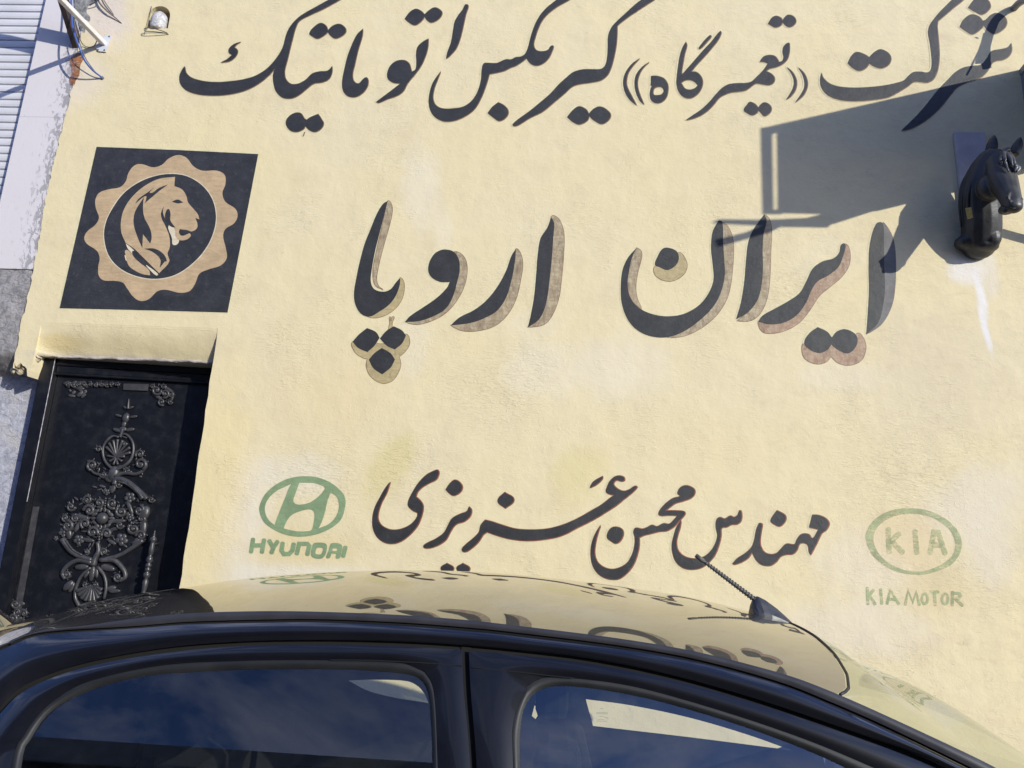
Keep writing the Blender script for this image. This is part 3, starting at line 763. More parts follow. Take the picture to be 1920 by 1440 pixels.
# slatted roller shutter
sh_m = mat_simple('white_shutter_enamel', (0.63, 0.62, 0.655), 0.45, 0.06, 5)
bm = bmesh.new()
pitch = 0.0545; z = JOINT_Z - 0.4
while z < WALL_Z1:
    prof = [(0.100, 0.0), (0.086, .006), (0.083, .02), (0.083, pitch - .018), (0.086, pitch - .006), (0.100, pitch - .002)]
    for (d0, h0), (d1, h1) in zip(prof, prof[1:]):
        bm.faces.new([bm.verts.new(p) for p in ((-7.0, d0, z + h0), (NX1 + .05, d0, z + h0), (NX1 + .05, d1, z + h1), (-7.0, d1, z + h1))])
    z += pitch
bmesh.ops.remove_doubles(bm, verts=bm.verts, dist=1e-4)
shut = from_bm('roller_shutter', bm, sh_m, nb)
shut['label'] = 'white roller shutter of narrow horizontal slats'
bm = bmesh.new(); box(bm, (-7.0, 0.12, 0.0), (NX1 + .06, 0.4, WALL_Z1)); from_bm('shutter_box', bm, sh_m, nb)

# ------------------------------------------------------------------ ornate black door, set slightly askew in its recess
def gloss_black(name, c=(0.0065, 0.0070, 0.0105), rough=0.36, dust=0.035):
    g = NT(name)
    n = g.noise(14, 6, 0.7)
    d = g.ramp(n, 0.45, 0.8, 0.0, dust)
    cc = g.mix(d, c, (0.22, 0.21, 0.22))
    g.set(Base_Color=cc, Roughness=g.ramp(n, 0.3, 0.8, rough - .08, rough + .15), Normal=g.bump(g.noise(45, 4, .6), 0.18, 0.004))
    return g.m
BK = gloss_black('black_door_enamel')
BKR = gloss_black('dusty_black_relief', (0.042, 0.041, 0.045), 0.38, 0.24)
p_l, p_r = Vector((DOOR_X0, 0.125, 0)), Vector((DOOR_X1, 0.235, 0))
ed = (p_r - p_l).normalized(); nd = Vector((ed.y, -ed.x, 0))
DW = (p_r - p_l).length
def dl(a, h, d): return p_l + ed * a + Vector((0, 0, h)) + nd * d
def dp(u, v, d=0.0): return on_plane(u, v, p_l + nd * d, nd)
def dbox(bm, a0, a1, h0, h1, d0, d1):
    vs = [bm.verts.new(dl(a, h, d)) for a in (a0, a1) for d in (d0, d1) for h in (h0, h1)]
    for q in ((0,1,3,2),(4,6,7,5),(0,4,5,1),(2,3,7,6),(0,2,6,4),(1,5,7,3)): bm.faces.new([vs[i] for i in q])
door = tag(empty('ornate_door', dl(DW / 2, 0, 0)), 'black metal door with scrolled relief in a deep recess', 'door')
TOP = LINT_Z + 0.02
bm = bmesh.new()
dbox(bm, -0.02, 0.055, 0, TOP, -.05, .045)
dbox(bm, DW - .05, DW + .08, 0, TOP, -.05, .015)
dbox(bm, 0.056, DW - .051, TOP - .055, TOP, -.05, .03)
bmesh.ops.bevel(bm, geom=list(bm.edges), offset=.004, segments=2, affect='EDGES')
from_bm('door_frame', bm, BK, door)
bm = bmesh.new(); dbox(bm, -.02, DW + .3, 0, TOP + .1, -.10, 0.0)
leaf = from_bm('door_leaf', bm, BK, door)
def a_of(u, v): return (dp(u, v) - p_l).dot(ed)
bm = bmesh.new()
ai, at_ = a_of(104, 706), dp(150, 703).z
dbox(bm, .058, ai - .012, 0, at_, 0.001, .018)                  # inner stile
dbox(bm, .058, DW - .052, at_ + .002, TOP - .057, 0.001, .020)   # inner rail
dbox(bm, ai - .010, ai, 0, at_, 0.001, .028)
dbox(bm, ai - .010, DW - .06, at_ - .012, at_, 0.001, .028)
bmesh.ops.bevel(bm, geom=list(bm.edges), offset=.003, segments=2, affect='EDGES')
from_bm('panel_moulding', bm, BK, leaf)
# pale tube painting a lit edge onto the left frame
bm = bmesh.new(); tube(bm, [dl(.054, h, .045) for h in (dp(32, 940).z, dp(60, 800).z, TOP - .01)], .0022, 6)
from_bm('lit_edge', bm, mat_simple('lit_edge_paint', (0.30, 0.28, 0.31), 0.5, 0.5, 40), door)

O2, O3 = (150, 640, .20833), (60, 900, .20833)
def f2(fr, x, y): return fr[0] + x * fr[2], fr[1] + y * fr[2]
MPX = (dp(240, 950) - dp(239, 950)).length          # metres per photo pixel on the door
def rel_tube(bm, fr, pts, r0, r1=None, h=0.010, seg=7):
    r1 = r0 if r1 is None else r1
    P = spline([f2(fr, *p) for p in pts], 5)
    n = len(P); s = fr[2] * MPX
    w = [dp(p[0], p[1], h) for p in P]
    tube(bm, w, [(r0 + (r1 - r0) * i / (n - 1)) * s * 1.12 for i in range(n)], seg)
def scroll(bm, fr, cx, cy, r, turns=1.35, a0=0.0, cw=1, th=None, h=0.012):
    th = th or r * 0.32
    n = 22; s = fr[2] * MPX
    pts, rad = [], []
    for i in range(n):
        t = i / (n - 1)
        a = a0 + cw * turns * 2 * math.pi * t
        rr = r * (1 - 0.80 * t)
        pts.append(dp(*f2(fr, cx + rr * math.cos(a), cy + rr * math.sin(a)), h + .004 * t))
        rad.append(th * (1 - .25 * t) * s)
    tube(bm, pts, rad, 7)
    for k in range(6):
        a = a0 + cw * k * .95 + .3
        leafb(bm, fr, cx + r * 1.12 * math.cos(a), cy + r * 1.12 * math.sin(a), r * .30, r * .11, -a + .5 * cw, h * .5)
    ellipsoid(bm, dp(*f2(fr, cx, cy), h), r * .36 * s, None, None, None, 8, 6)
def leafb(bm, fr, x, y, lx, ly, ang, h=0.008):
    s = fr[2] * MPX
    m = Matrix((ed, nd, Vector((0, 0, 1)))).transposed() @ Matrix.Rotation(ang, 3, 'Y')
    ellipsoid(bm, dp(*f2(fr, x, y), h), lx * s * 1.15, min(lx, ly) * .60 * s, ly * s * 1.25, m, 8, 5)
def flower(bm, fr, x, y, r):
    for k in range(5):
        a = k * 2 * math.pi / 5 + .4
        leafb(bm, fr, x + r * .6 * math.cos(a), y + r * .6 * math.sin(a), r * .42, r * .34, -a)
    leafb(bm, fr, x, y, r * .28, r * .28, 0, .016)
# upper medallion
bm = bmesh.new()
rel_tube(bm, O2, [(440, 515), (436, 560), (432, 610)], 3, 14)
for x, y, lx, ly, a in ((410, 598, 26, 9, .5), (458, 596, 24, 9, -.5), (345, 668, 30, 10, .2), (480, 678, 34, 11, -.25), (412, 690, 30, 42, .1), (395, 745, 20, 30, .1), (335, 800, 46, 15, .25), (450, 795, 40, 15, -.25), (385, 790, 34, 20, 0)):
    leafb(bm, O2, x, y, lx, ly, a)
rel_tube(bm, O2, [(385, 790), (372, 830), (362, 865)], 14, 12)
rel_tube(bm, O2, [(345, 850), (410, 835), (465, 890), (482, 960), (468, 1040), (420, 1105), (320, 1160)], 10, 14)
rel_tube(bm, O2, [(350, 862), (290, 855), (225, 915), (205, 990), (222, 1070), (270, 1130), (320, 1160)], 10, 13)
for x, y in ((235, 950), (262, 915), (300, 892), (340, 880), (385, 890), (425, 915), (450, 955), (455, 1000)):
    rel_tube(bm, O2, [(325, 1045), ((325 + x) / 2, (1045 + y) / 2 - 4), (x, y)], 6, 13, .010)
for x, y in ((245, 1030), (265, 1080), (300, 1110), (340, 1110), (380, 1080), (405, 1035)):
    rel_tube(bm, O2, [(325, 1045), (x, y)], 5, 12, .010)
for cx, cy, r, a, cw in ((540, 1015, 40, 2.5, 1), (545, 1105, 55, 1.2, -1), (430, 1165, 32, 0, 1), (110, 1115, 48, 1.8, 1), (165, 970, 30, .5, -1), (345, 1290, 30, 0, 1), (210, 1200, 30, 3, -1)):
    scroll(bm, O2, cx, cy, r, 1.3, a, cw)
rel_tube(bm, O2, [(310, 1215), (400, 1185), (500, 1195), (570, 1160), (600, 1110)], 18, 12)
rel_tube(bm, O2, [(300, 1215), (200, 1205), (120, 1180), (75, 1110)], 15, 9)
leafb(bm, O2, 300, 1190, 46, 60, .1); leafb(bm, O2, 260, 1240, 40, 24, .4); leafb(bm, O2, 200, 1305, 30, 10, .2)
rel_tube(bm, O2, [(310, 1290), (330, 1240), (410, 1255), (500, 1320), (575, 1390), (600, 1420)], 24, 22)
rel_tube(bm, O2, [(340, 1262), (420, 1285), (500, 1345), (560, 1405)], 8, 8, .022)
rf = random.Random(22)
for k in range(24):
    t = rf.random()
    x, y = 330 + rf.uniform(-230, 250) * (1 if t > .45 else .35), 1170 + rf.uniform(-60, 90) if t > .45 else 850 + rf.uniform(-30, 150)
    leafb(bm, O2, x, y, rf.uniform(14, 28), rf.uniform(5, 9), rf.uniform(-1.5, 1.5), rf.uniform(.003, .008))
from_bm('scroll_medallion', bm, BKR, leaf, smooth=True)
# middle rosette
bm = bmesh.new()
rel_tube(bm, O3, [(830, 10), (900, 55), (965, 110), (1000, 170)], 22, 26)
rel_tube(bm, O3, [(860, 25), (930, 85), (985, 150)], 8, 8, .024)
s = O3[2] * MPX
for k in range(14):
    a = k * 2 * math.pi / 14
    leafb(bm, O3, 635 + 82 * math.cos(a), 345 + 82 * math.sin(a), 26, 13, -a, .008)
for cx, cy, r, a, cw in ((515, 275, 52, 3.1, 1), (605, 205, 42, 2, -1), (722, 212, 48, 1, 1), (805, 285, 50, 4, -1), (965, 275, 48, 5, 1), (480, 392, 46, 2, 1), (545, 470, 52, .5, -1), (672, 482, 48, 2.6, 1), (915, 440, 52, 4, -1), (318, 415, 52, 4.6, 1), (350, 240, 40, 0, 1), (650, 645, 34, 2, 1), (492, 648, 26, 2, -1), (790, 405, 36, 0, 1), (985, 350, 40, 2, -1), (500, 180, 40, 3, 1), (1075, 175, 30, 0, 1), (980, 500, 46, 3, 1), (390, 345, 36, 5, -1), (300, 340, 34, 1, 1)):
    scroll(bm, O3, cx, cy, r, 1.3, a, cw)
for x, y, r in ((880, 158, 50), (420, 540, 48), (805, 535, 58), (670, 110, 30), (880, 335, 40), (215, 525, 22), (285, 470, 46)):
    flower(bm, O3, x, y, r)
for x, y, lx, ly, a in ((430, 330, 86, 20, .15), (760, 370, 80, 16, -.1), (880, 250, 18, 60, -.5), (745, 440, 54, 14, -.3), (730, 75, 24, 40, .3), (470, 190, 50, 16, .5), (410, 420, 20, 44, .4), (500, 540, 60, 16, .1), (940, 555, 26, 46, .5), (1010, 300, 44, 60, .2), (330, 480, 26, 46, -.3), (1000, 430, 30, 70, -.1), (720, 560, 40, 14, .4)):
    leafb(bm, O3, x, y, lx, ly, a)
for k in range(8):
    ellipsoid(bm, dp(*f2(O3, 612 - k * 2, 440 + k * 24), .012), 13 * s, None, None, None, 8, 6)
for k in range(5):
    ellipsoid(bm, dp(*f2(O3, 655 + k * 2, 255 - k * 22), .012), 11 * s, None, None, None, 8, 6)
rel_tube(bm, O3, [(275, 530), (345, 630), (440, 690), (540, 720)], 26, 20)
rel_tube(bm, O3, [(300, 540), (370, 630), (450, 675)], 7, 7, .024)
rel_tube(bm, O3, [(1000, 540), (900, 612), (780, 680), (640, 715)], 20, 16)
ellipsoid(bm, dp(*f2(O3, 632, 345), .010), 54 * s, 54 * s * .8, 54 * s, None, 16, 10)
rf = random.Random(21)
for k in range(80):                                                     # small acanthus leaves filling the rosette
    a, q = rf.random() * 6.283, rf.random() ** .5
    x, y = 640 + 400 * q * math.cos(a), 355 + 300 * q * math.sin(a)
    if math.hypot(x - 635, y - 345) > 90: leafb(bm, O3, x, y, rf.uniform(14, 30), rf.uniform(5, 9), rf.uniform(-1.5, 1.5), rf.uniform(.003, .009))
from_bm('scroll_medallion', bm, BKR, leaf, smooth=True)
# lower shell
bm = bmesh.new()
rel_tube(bm, O3, [(590, 560), (600, 640), (570, 700), (550, 770)], 16, 26)
rel_tube(bm, O3, [(540, 745), (420, 722), (320, 770), (275, 840), (300, 890)], 22, 16)
rel_tube(bm, O3, [(610, 720), (740, 725), (820, 800), (840, 870), (790, 910)], 22, 16)
for cx, cy, r, a, cw in ((312, 850, 38, 3, -1), (770, 875, 42, 0, 1), (480, 940, 26, 1, 1), (570, 942, 26, 2, -1)):
    scroll(bm, O3, cx, cy, r, 1.3, a, cw)
for x, y, lx, ly, a in ((445, 782, 60, 22, -.1), (680, 790, 66, 24, .2), (325, 950, 30, 46, .7), (355, 965, 20, 40, .3), (715, 975, 40, 20, -.3), (740, 1000, 50, 14, -.1), (540, 840, 24, 60, 0), (580, 830, 16, 44, -.2), (550, 730, 40, 30, 0), (490, 850, 14, 30, .5)):
    leafb(bm, O3, x, y, lx, ly, a)
rel_tube(bm, O3, [(530, 785), (440, 870), (395, 980), (390, 1060), (425, 1135)], 12, 16)
rel_tube(bm, O3, [(590, 780), (650, 860), (668, 960), (648, 1070)], 14, 12)
for x, y in ((402, 1000), (418, 1035), (445, 1066), (480, 1086), (520, 1094), (560, 1088), (596, 1066), (618, 1030), (630, 990)):
    rel_tube(bm, O3, [(535, 945), ((535 + x) / 2 + 4, (945 + y) / 2), (x, y)], 6, 19, .009)
rel_tube(bm, O3, [(385, 1040), (425, 1125), (500, 1110), (575, 1085)], 12, 10)
from_bm('scroll_medallion', bm, BKR, leaf, smooth=True)
# corner pieces and the border strip
bm = bmesh.new()
for cx, cy, r, a, cw in ((690, 440, 46, 0, 1), (765, 470, 40, 2, -1), (735, 545, 34, 1, 1), (810, 545, 24, 0, 1), (655, 410, 24, 3, 1), (815, 480, 30, 4, 1), (750, 410, 26, 1, -1)):
    scroll(bm, O2, cx, cy, r, 1.3, a, cw)
for x, y, lx, ly, a in ((790, 430, 60, 14, .5), (700, 500, 50, 14, .5), (830, 500, 14, 40, .1), (680, 470, 14, 46, -.4)):
    leafb(bm, O2, x, y, lx, ly, a)
from_bm('corner_ornament', bm, BKR, leaf, smooth=True)
bm = bmesh.new()
rnd = random.Random(6)
for k in range(30):
    leafb(bm, O2, -130 + rnd.random() * 200, 370 + rnd.random() * 150 * (1 if k < 12 else .25), rnd.uniform(12, 40), rnd.uniform(8, 16), rnd.uniform(-1, 1), .004)
for k in range(10):
    scroll(bm, O2, -110 + k * 50, 385 + 5 * (k % 2), 22, 1.2, k, 1)
from_bm('corner_ornament', bm, BKR, leaf, smooth=True)
B5 = (0, 1100, .25)
bm = bmesh.new()
for cx, cy, r, a, cw in ((115, 130, 34, 0, 1), (95, 235, 38, 2, -1), (130, 190, 30, 1, 1), (180, 200, 30, 3, 1), (100, 290, 26, 0, -1), (170, 260, 26, 1, 1)):
    scroll(bm, B5, cx, cy, r, 1.3, a, cw)
for k in range(8): leafb(bm, B5, 80 + 100 * rnd.random(), 110 + 190 * rnd.random(), 22, 12, rnd.uniform(-1, 1))
from_bm('corner_ornament', bm, BKR, leaf, smooth=True)
bm = bmesh.new()
def dquad(bm, q, h):
    lo = [bm.verts.new(dp(u, v, .0005)) for u, v in q]; hi = [bm.verts.new(dp(u, v, h)) for u, v in q]
    bm.faces.new(hi)
    for i in range(4): bm.faces.new((lo[i], lo[(i + 1) % 4], hi[(i + 1) % 4], hi[i]))
dquad(bm, [f2(O2, *p) for p in ((390, 380), (620, 385), (610, 446), (385, 438))], .012)
dquad(bm, [(74, 950), (62, 950), (16, 1200), (30, 1200)], .005)
bmesh.ops.bevel(bm, geom=list(bm.edges), offset=.002, segments=2, affect='EDGES')
from_bm('border_strip', bm, BKR, leaf)
# turned pull handle standing off the leaf
bm = bmesh.new()
hs = 0.072
h0, h1 = dp(*f2(O3, 1108, 450), hs), dp(*f2(O3, 985, 1120), hs)
ln = (h1 - h0).length; k = ln / 680.0
prof = [(0, 3), (20, 9), (30, 5), (45, 16), (55, 8), (75, 30), (95, 34), (112, 18), (125, 20), (170, 26), (215, 24), (235, 12), (250, 26), (285, 34), (305, 14), (320, 30), (335, 30), (345, 12), (358, 30), (372, 28), (385, 12), (400, 34), (430, 32), (445, 14), (470, 28), (520, 26), (560, 20), (600, 26), (640, 30), (680, 10)]
lathe(bm, h0, h1 - h0, [(t * k, r * k * .95) for t, r in prof], 12)
for t in (.19, .93):
    q = h0.lerp(h1, t); tube(bm, [q, q - nd * hs], .006, 8)
hd = from_bm('pull_handle', bm, BKR, door, smooth=True)

# ------------------------------------------------------------------ steel bracket, beam and cable at the upper left
wt_ = mat_simple('white_steel', (0.70, 0.66, 0.65), 0.45, 0.1, 20)
br = tag(empty('wall_bracket', wall(200, 80)), 'white square steel arm bolted to the wall by a flat plate', 'bracket')
bm = bmesh.new()
q = [(184, 96), (199, 97.5), (210, 66), (193, 69), (179, 89)]
lo = [bm.verts.new(wall(u, v, .0022)) for u, v in q]; hi = [bm.verts.new(wall(u, v, .008)) for u, v in q]
bm.faces.new(hi)
for i in range(len(q)): bm.faces.new((lo[i], lo[(i + 1) % len(q)], hi[(i + 1) % len(q)], hi[i]))
plate = from_bm('mounting_plate', bm, mat_simple('pale_plate', (0.62, 0.63, 0.68), 0.4, 0.05), br)
for u, v in ((205, 68.5), (184, 93.5), (196, 94)):
    bm = bmesh.new(); lathe(bm, wall(u, v, .0081), Vector((0, -1, 0)), [(0, .005), (.003, .005), (.0045, .003)], 8)
    from_bm('screw', bm, mat_simple('dark_screw', (.08, .075, .075), .5), plate)
def square_bar(bm, a, b, w, h=None):
    h = h or w
    t = (b - a).normalized(); s_ = t.cross(Vector((0, 0, 1))).normalized(); u_ = s_.cross(t)
    c = [(-1, -1), (1, -1), (1, 1), (-1, 1)]
    A = [bm.verts.new(a + s_ * (w / 2 * i) + u_ * (h / 2 * j)) for i, j in c]
    B = [bm.verts.new(b + s_ * (w / 2 * i) + u_ * (h / 2 * j)) for i, j in c]
    for i in range(4): bm.faces.new((A[i], A[(i + 1) % 4], B[(i + 1) % 4], B[i]))
    bm.faces.new(A[::-1]); bm.faces.new(B)
    bmesh.ops.bevel(bm, geom=list({e for f in bm.faces for e in f.edges}), offset=min(w, h) * .08, segments=1, affect='EDGES')
arm0 = wall(194, 81, .008)
bm = bmesh.new(); square_bar(bm, arm0, arm0 + Vector((0, -1, -.06)) * .66, .030)
from_bm('square_arm', bm, wt_, br)
bmx = tag(empty('steel_beam', wall(148, 92)), 'dark rusty steel strut rising out of the wall beside the white arm', 'beam')
b0 = wall(146, 88, -.03)
bm = bmesh.new(); square_bar(bm, b0, b0 + Vector((.131, -1, .687)) * .85, .035, .075)
g_rust = NT('rusty_steel'); n_ = g_rust.noise(30, 5, .7)
g_rust.set(Base_Color=g_rust.mix(g_rust.ramp(n_, .4, .65), (.035, .030, .034), (.075, .045, .038)), Roughness=.7)
from_bm('strut', bm, g_rust.m, bmx)
bm = bmesh.new(); lathe(bm, b0 + Vector((.131, -1, .687)) * .50 + Vector((-.1, 0, -.02)), Vector((-1, .1, -.1)), [(0, .03), (.02, .05), (.2, .055), (.24, .03)], 14)  # unseen drum added for its rounded shadow on the shutter
from_bm('shadow_drum', bm, wt_, bmx)
blue = mat_simple('blue_cable', (0.045, 0.10, 0.36), 0.4, 0.15)
grey = mat_simple('grey_cable', (0.12, 0.13, 0.16), 0.5, 0.15)
def cable(name, pts, rad, mat, label):
    P = spline([wall(u, v, n) for u, v, n in pts], 8)
    bm = bmesh.new(); tube(bm, [Vector(p) for p in P], rad, 8)
    return tag(from_bm(name, bm, mat, None, smooth=True), label, 'cable')
cable('cable', [(133, -30, .10), (134, 10, .12), (135, 40, .16), (140, 65, .17), (150, 92, .15), (158, 112, .11), (172, 130, .06), (188, 143, .015), (192, 147, -.004)], .0052, blue, 'blue cable hanging in a loop under the white arm')
cable('cable', [(143, -30, .06), (141, 10, .06), (139, 35, .08), (143, 60, .10), (153, 90, .09), (162, 112, .06), (178, 134, .03), (189, 144.5, .008)], .0030, grey, 'thin grey cable twisted round the blue one')
cable('cable', [(150, 74, .05), (156, 84, .012), (166, 88.5, .008), (176, 86, .010), (181, 78, .03), (184, 70, .05)], .0026, grey, 'thin grey wire sagging behind the white arm')
cable('cable', [(168, 10, .02), (186, -2, .04), (188, -20, .05)], .004, grey, 'short dark wire across the broken plaster')
bm = bmesh.new(); ellipsoid(bm, wall(192, 146, .004), .011, .008, .011); tag(from_bm('cable_grommet', bm, grey, None, smooth=True), 'round dark grommet where the blue cable enters the wall', 'grommet')
# dark tubes modelled as a hanging wire's shadow near the top edge
bm = bmesh.new()
tube(bm, [Vector(p) for p in spline([wall(181, -14, .02), wall(186, 4, .022), wall(200, 20, .020), wall(216, 33, .010), wall(228, 43.5, .002)], 6)], [.006 - .0040 * (i / 24) ** 2 for i in range(25)], 7)
tube(bm, [Vector(p) for p in spline([wall(188, -14, .010), wall(197, 4, .012), wall(207, 18, .010), wall(213, 28, .006)], 6)], .0030, 7)
tag(from_bm('wire_shadow', bm, mat_simple('brown_wire_shadow', (0.16, 0.135, 0.11), .6, .1), None, smooth=True), 'dark forked wire shadow modelled on the wall at the top edge left of the niche', 'wire')

# bulkhead lamp in the arched niche
lampo = tag(empty('niche_lamp', wall(297, 60)), 'dusty glass jar lamp with a loose wire guard in an arched niche', 'lamp')
g = NT('dusty_lamp_glass'); n_ = g.noise(40, 6, .7, dist=1.0)
g.set(Base_Color=g.mix(g.ramp(n_, .35, .65), (.36, .35, .36), (.66, .64, .63)), Roughness=.25, Normal=g.bump(n_, .8, .01))
bm = bmesh.new()
lathe(bm, Vector((N_C.x - .004, .026, N_C.z - .074)), Vector((0, 0, 1)), [(0, .046), (.006, .048), (.025, .052), (.065, .054), (.10, .046), (.125, .028), (.134, .006)], 16)
from_bm('glass_jar', bm, g.m, lampo, smooth=True)
wire = mat_simple('dark_wire', (.10, .095, .09), .45)
bm = bmesh.new()
tube(bm, [Vector(p) for p in spline([wall(316, 64, .002), wall(304, 61, .016), wall(285, 59, .026), wall(272, 58, .028), wall(272, 53, .030), wall(286, 53, .026), wall(304, 58, .012), wall(314, 62, .002)], 6)], .0028, 6)
tube(bm, [Vector(p) for p in spline([wall(284, 12, .004), wall(280, 32, .012), wall(277, 48, .022), wall(275, 56, .028)], 6)], .0024, 6)
from_bm('wire_guard', bm, wire, lampo, smooth=True)

# ------------------------------------------------------------------ horse bust on the right
hb = tag(empty('horse_bust', wall(1838, 470)), 'black horse head bust fixed to the wall with a yellow tag on its neck', 'statue')
hm = NT('black_resin'); n_ = hm.noise(9, 5, .6)
hm.set(Base_Color=hm.mix(hm.ramp(n_, .3, .7), (.020, .020, .022), (.046, .045, .048)), Roughness=hm.ramp(n_, .3, .7, .40, .55), Normal=hm.bump(hm.noise(55, 4, .6), .25, .004))
bm = bmesh.new()
def hp(u, v, n): return wall(u, v, n * .86)
def limb(pts, per=8):
    for p in spline([(*hp(u, v, n), r, rw) for u, v, n, r, rw in pts], per):   # radii ride along with the points
        ellipsoid(bm, Vector(p[:3]), p[4], p[3], p[3], None, 14, 10)
def ell(u, v, n, rx, ry, rz, a=0.0): ellipsoid(bm, hp(u, v, n), rx, ry, rz, Matrix.Rotation(a, 3, 'Y'), 14, 10)
limb([(1834, 466, .03, .060, .085), (1839, 446, .07, .085, .100), (1840, 415, .11, .092, .099), (1838, 384, .14, .092, .098), (1837, 354, .17, .088, .094), (1845, 324, .20, .078, .080), (1856, 300, .23, .058, .062)])
limb([(1866, 298, .24, .052, .062), (1872, 316, .275, .064, .074), (1880, 340, .33, .060, .072), (1891, 364, .39, .048, .056), (1897, 380, .43, .042, .048), (1900, 387, .445, .036, .044)])
ell(1857, 352, .27, .070, .052, .072)            # cheek
ell(1889, 392, .41, .044, .036, .028, -.2)       # lower lip
ell(1884, 394, .43, .018, .016, .018)            # chin
ell(1871, 320, .335, .015, .014, .012); ell(1902, 319, .33, .012, .014, .012)     # eyes
tube(bm, [hp(1858, 317, .315), hp(1869, 313, .345), hp(1880, 319, .345)], [.007, .012, .007], 8)
tube(bm, [hp(1858, 327, .315), hp(1870, 327, .340), hp(1879, 325, .340)], [.005, .008, .005], 8)
tube(bm, [hp(1892, 322, .345), hp(1899, 345, .375), hp(1907, 368, .43)], [.022, .019, .018], 8)   # bridge of the nose
tube(bm, [hp(1893, 360, .45), hp(1889, 370, .470), hp(1893, 378, .472), hp(1899, 378, .47)], [.006, .009, .009, .005], 8)   # nostril
tube(bm, [hp(1911, 366, .45), hp(1916, 374, .455), hp(1913, 380, .46)], [.007, .008, .005], 8)
tube(bm, [hp(1866, 345, .345), hp(1876, 362, .375), hp(1884, 374, .405)], [.006, .009, .005], 8)  # cheek bone
for pts in ([(1888, 292, .27), (1890, 281, .285), (1882, 285, .315), (1884, 304, .345), (1890, 322, .365)],
            [(1892, 286, .30), (1899, 300, .335), (1905, 318, .355)], [(1881, 285, .29), (1875, 300, .325), (1878, 314, .35)],
            [(1904, 312, .345), (1909, 318, .35), (1906, 324, .355)]):
    tube(bm, [Vector(p) for p in spline([hp(*q) for q in pts], 4)], .0105, 8)     # forelock strands
ell(1815, 455, .05, .070, .060, .045); ell(1846, 464, .08, .070, .065, .030); ell(1858, 446, .12, .050, .050, .060)   # chest
for k in range(6):                                                       # combed mane down the back of the neck
    d = k * 5.0
    tube(bm, [Vector(p) for p in spline([hp(1848 + d * .5, 289 + d * .8, .20 + k * .010), hp(1820 + d, 322, .18 + k * .012), hp(1804 + d, 352, .15 + k * .014), hp(1801 + d, 390, .11 + k * .014), hp(1804 + d, 425 - d, .08 + k * .014)], 5)], .0085, 8)
def ear(base, tip, w, d):
    a, b = hp(*base), hp(*tip)
    P = [a.lerp(b, t) for t in (0, .25, .5, .75, .93, 1)]
    tube(bm, P, [w * r for r in (.8, 1.0, .95, .66, .28, .08)], 10)
ear((1857, 290, .22), (1864, 253, .22), .030, .0)
ear((1901, 291, .25), (1914, 257, .25), .028, .0)
bmesh.ops.recalc_face_normals(bm, faces=bm.faces)
me = bpy.data.meshes.new('bust_raw'); bm.to_mesh(me); bm.free()
tmp = bpy.data.objects.new('bust_raw', me); col.objects.link(tmp)
md = tmp.modifiers.new('r', 'REMESH'); md.mode = 'VOXEL'; md.voxel_size = 0.0042
md = tmp.modifiers.new('s', 'SMOOTH'); md.factor = .5; md.iterations = 4
dg = bpy.context.evaluated_depsgraph_get()
me2 = bpy.data.meshes.new_from_object(tmp.evaluated_get(dg))
bpy.data.objects.remove(tmp)
me2.materials.clear()
bust = link('bust', me2, hm.m, hb, smooth=True)
EYE = mat_simple('glossy_eye', (.01, .01, .011), .08, .1)
for e in ((1869.5, 320.5, .352), (1903, 319, .352)):
    bm = bmesh.new(); ell(e[0], e[1], e[2], .0125, .010, .010); from_bm('eye', bm, EYE, hb, smooth=True)
def strand_mesh(name, lst, r, mat):
    bm = bmesh.new()
    for pts in lst:
        P = [Vector(p) for p in spline([hp(*q) for q in pts], 5)]
        n = len(P); tube(bm, P, [r * (.35 + 1.0 * math.sin(math.pi * min(1, (i + 1.2) / n))) for i in range(n)], 8)
    return from_bm(name, bm, mat, hb, smooth=True)
FORELOCK = mat_simple('lit_forelock_resin', (.085, .084, .09), .38, .25, 30)  # paler than the bust, putting the forelock's lit look into its colour
strand_mesh('forelock', [[(1889, 290, .30), (1891, 280, .315), (1883, 284, .345), (1884, 300, .385), (1891, 322, .405)],
    [(1892, 285, .33), (1899, 299, .375), (1905, 317, .39)], [(1886, 284, .33), (1893, 296, .38), (1899, 312, .40)], [(1882, 285, .32), (1877, 299, .365), (1880, 312, .385)],
    [(1905, 309, .385), (1910, 316, .385), (1906, 323, .395)], [(1901, 306, .385), (1905, 314, .395), (1902, 321, .40)]], .0085, FORELOCK)
strand_mesh('mane', [[(1850 + d * .5, 287 + d, .20 + d * .003), (1822 + d, 318, .185 + d * .004), (1805 + d, 350, .16 + d * .004), (1801 + d, 388, .12 + d * .004), (1803 + d, 425 - d, .09 + d * .004)] for d in (-1, 3, 8, 14)], .0085, hm.m)
NOS = mat_simple('hollow_shade', (.006, .006, .007), .7, .1)  # near-black lumps and line; shade of nostrils and mouth is put into the colour
for q in ((1893.5, 371, .462, .009, .006, .013, .3), (1914, 373.5, .462, .007, .006, .010, -.3)):
    bm = bmesh.new(); ell(*q); from_bm('nostril', bm, NOS, hb, smooth=True)
strand_mesh('mouth_line', [[(1878, 385, .425), (1888, 389, .455), (1900, 391, .474), (1911, 388, .465)]], .0035, NOS)
bm = bmesh.new()
fa = [hp(1810, 391, .260), hp(1821, 389, .270), hp(1824, 408, .270), hp(1814, 411, .260)]
lo = [bm.verts.new(p) for p in fa]; hi = [bm.verts.new(p + Vector((-.002, -.004, 0))) for p in fa]
bm.faces.new(hi); bm.faces.new(lo[::-1])
for i in range(4): bm.faces.new((lo[i], lo[(i + 1) % 4], hi[(i + 1) % 4], hi[i]))
from_bm('yellow_tag', bm, mat_simple('yellow_tag_paper', (.50, .34, .07), .6, .2, 60), hb)
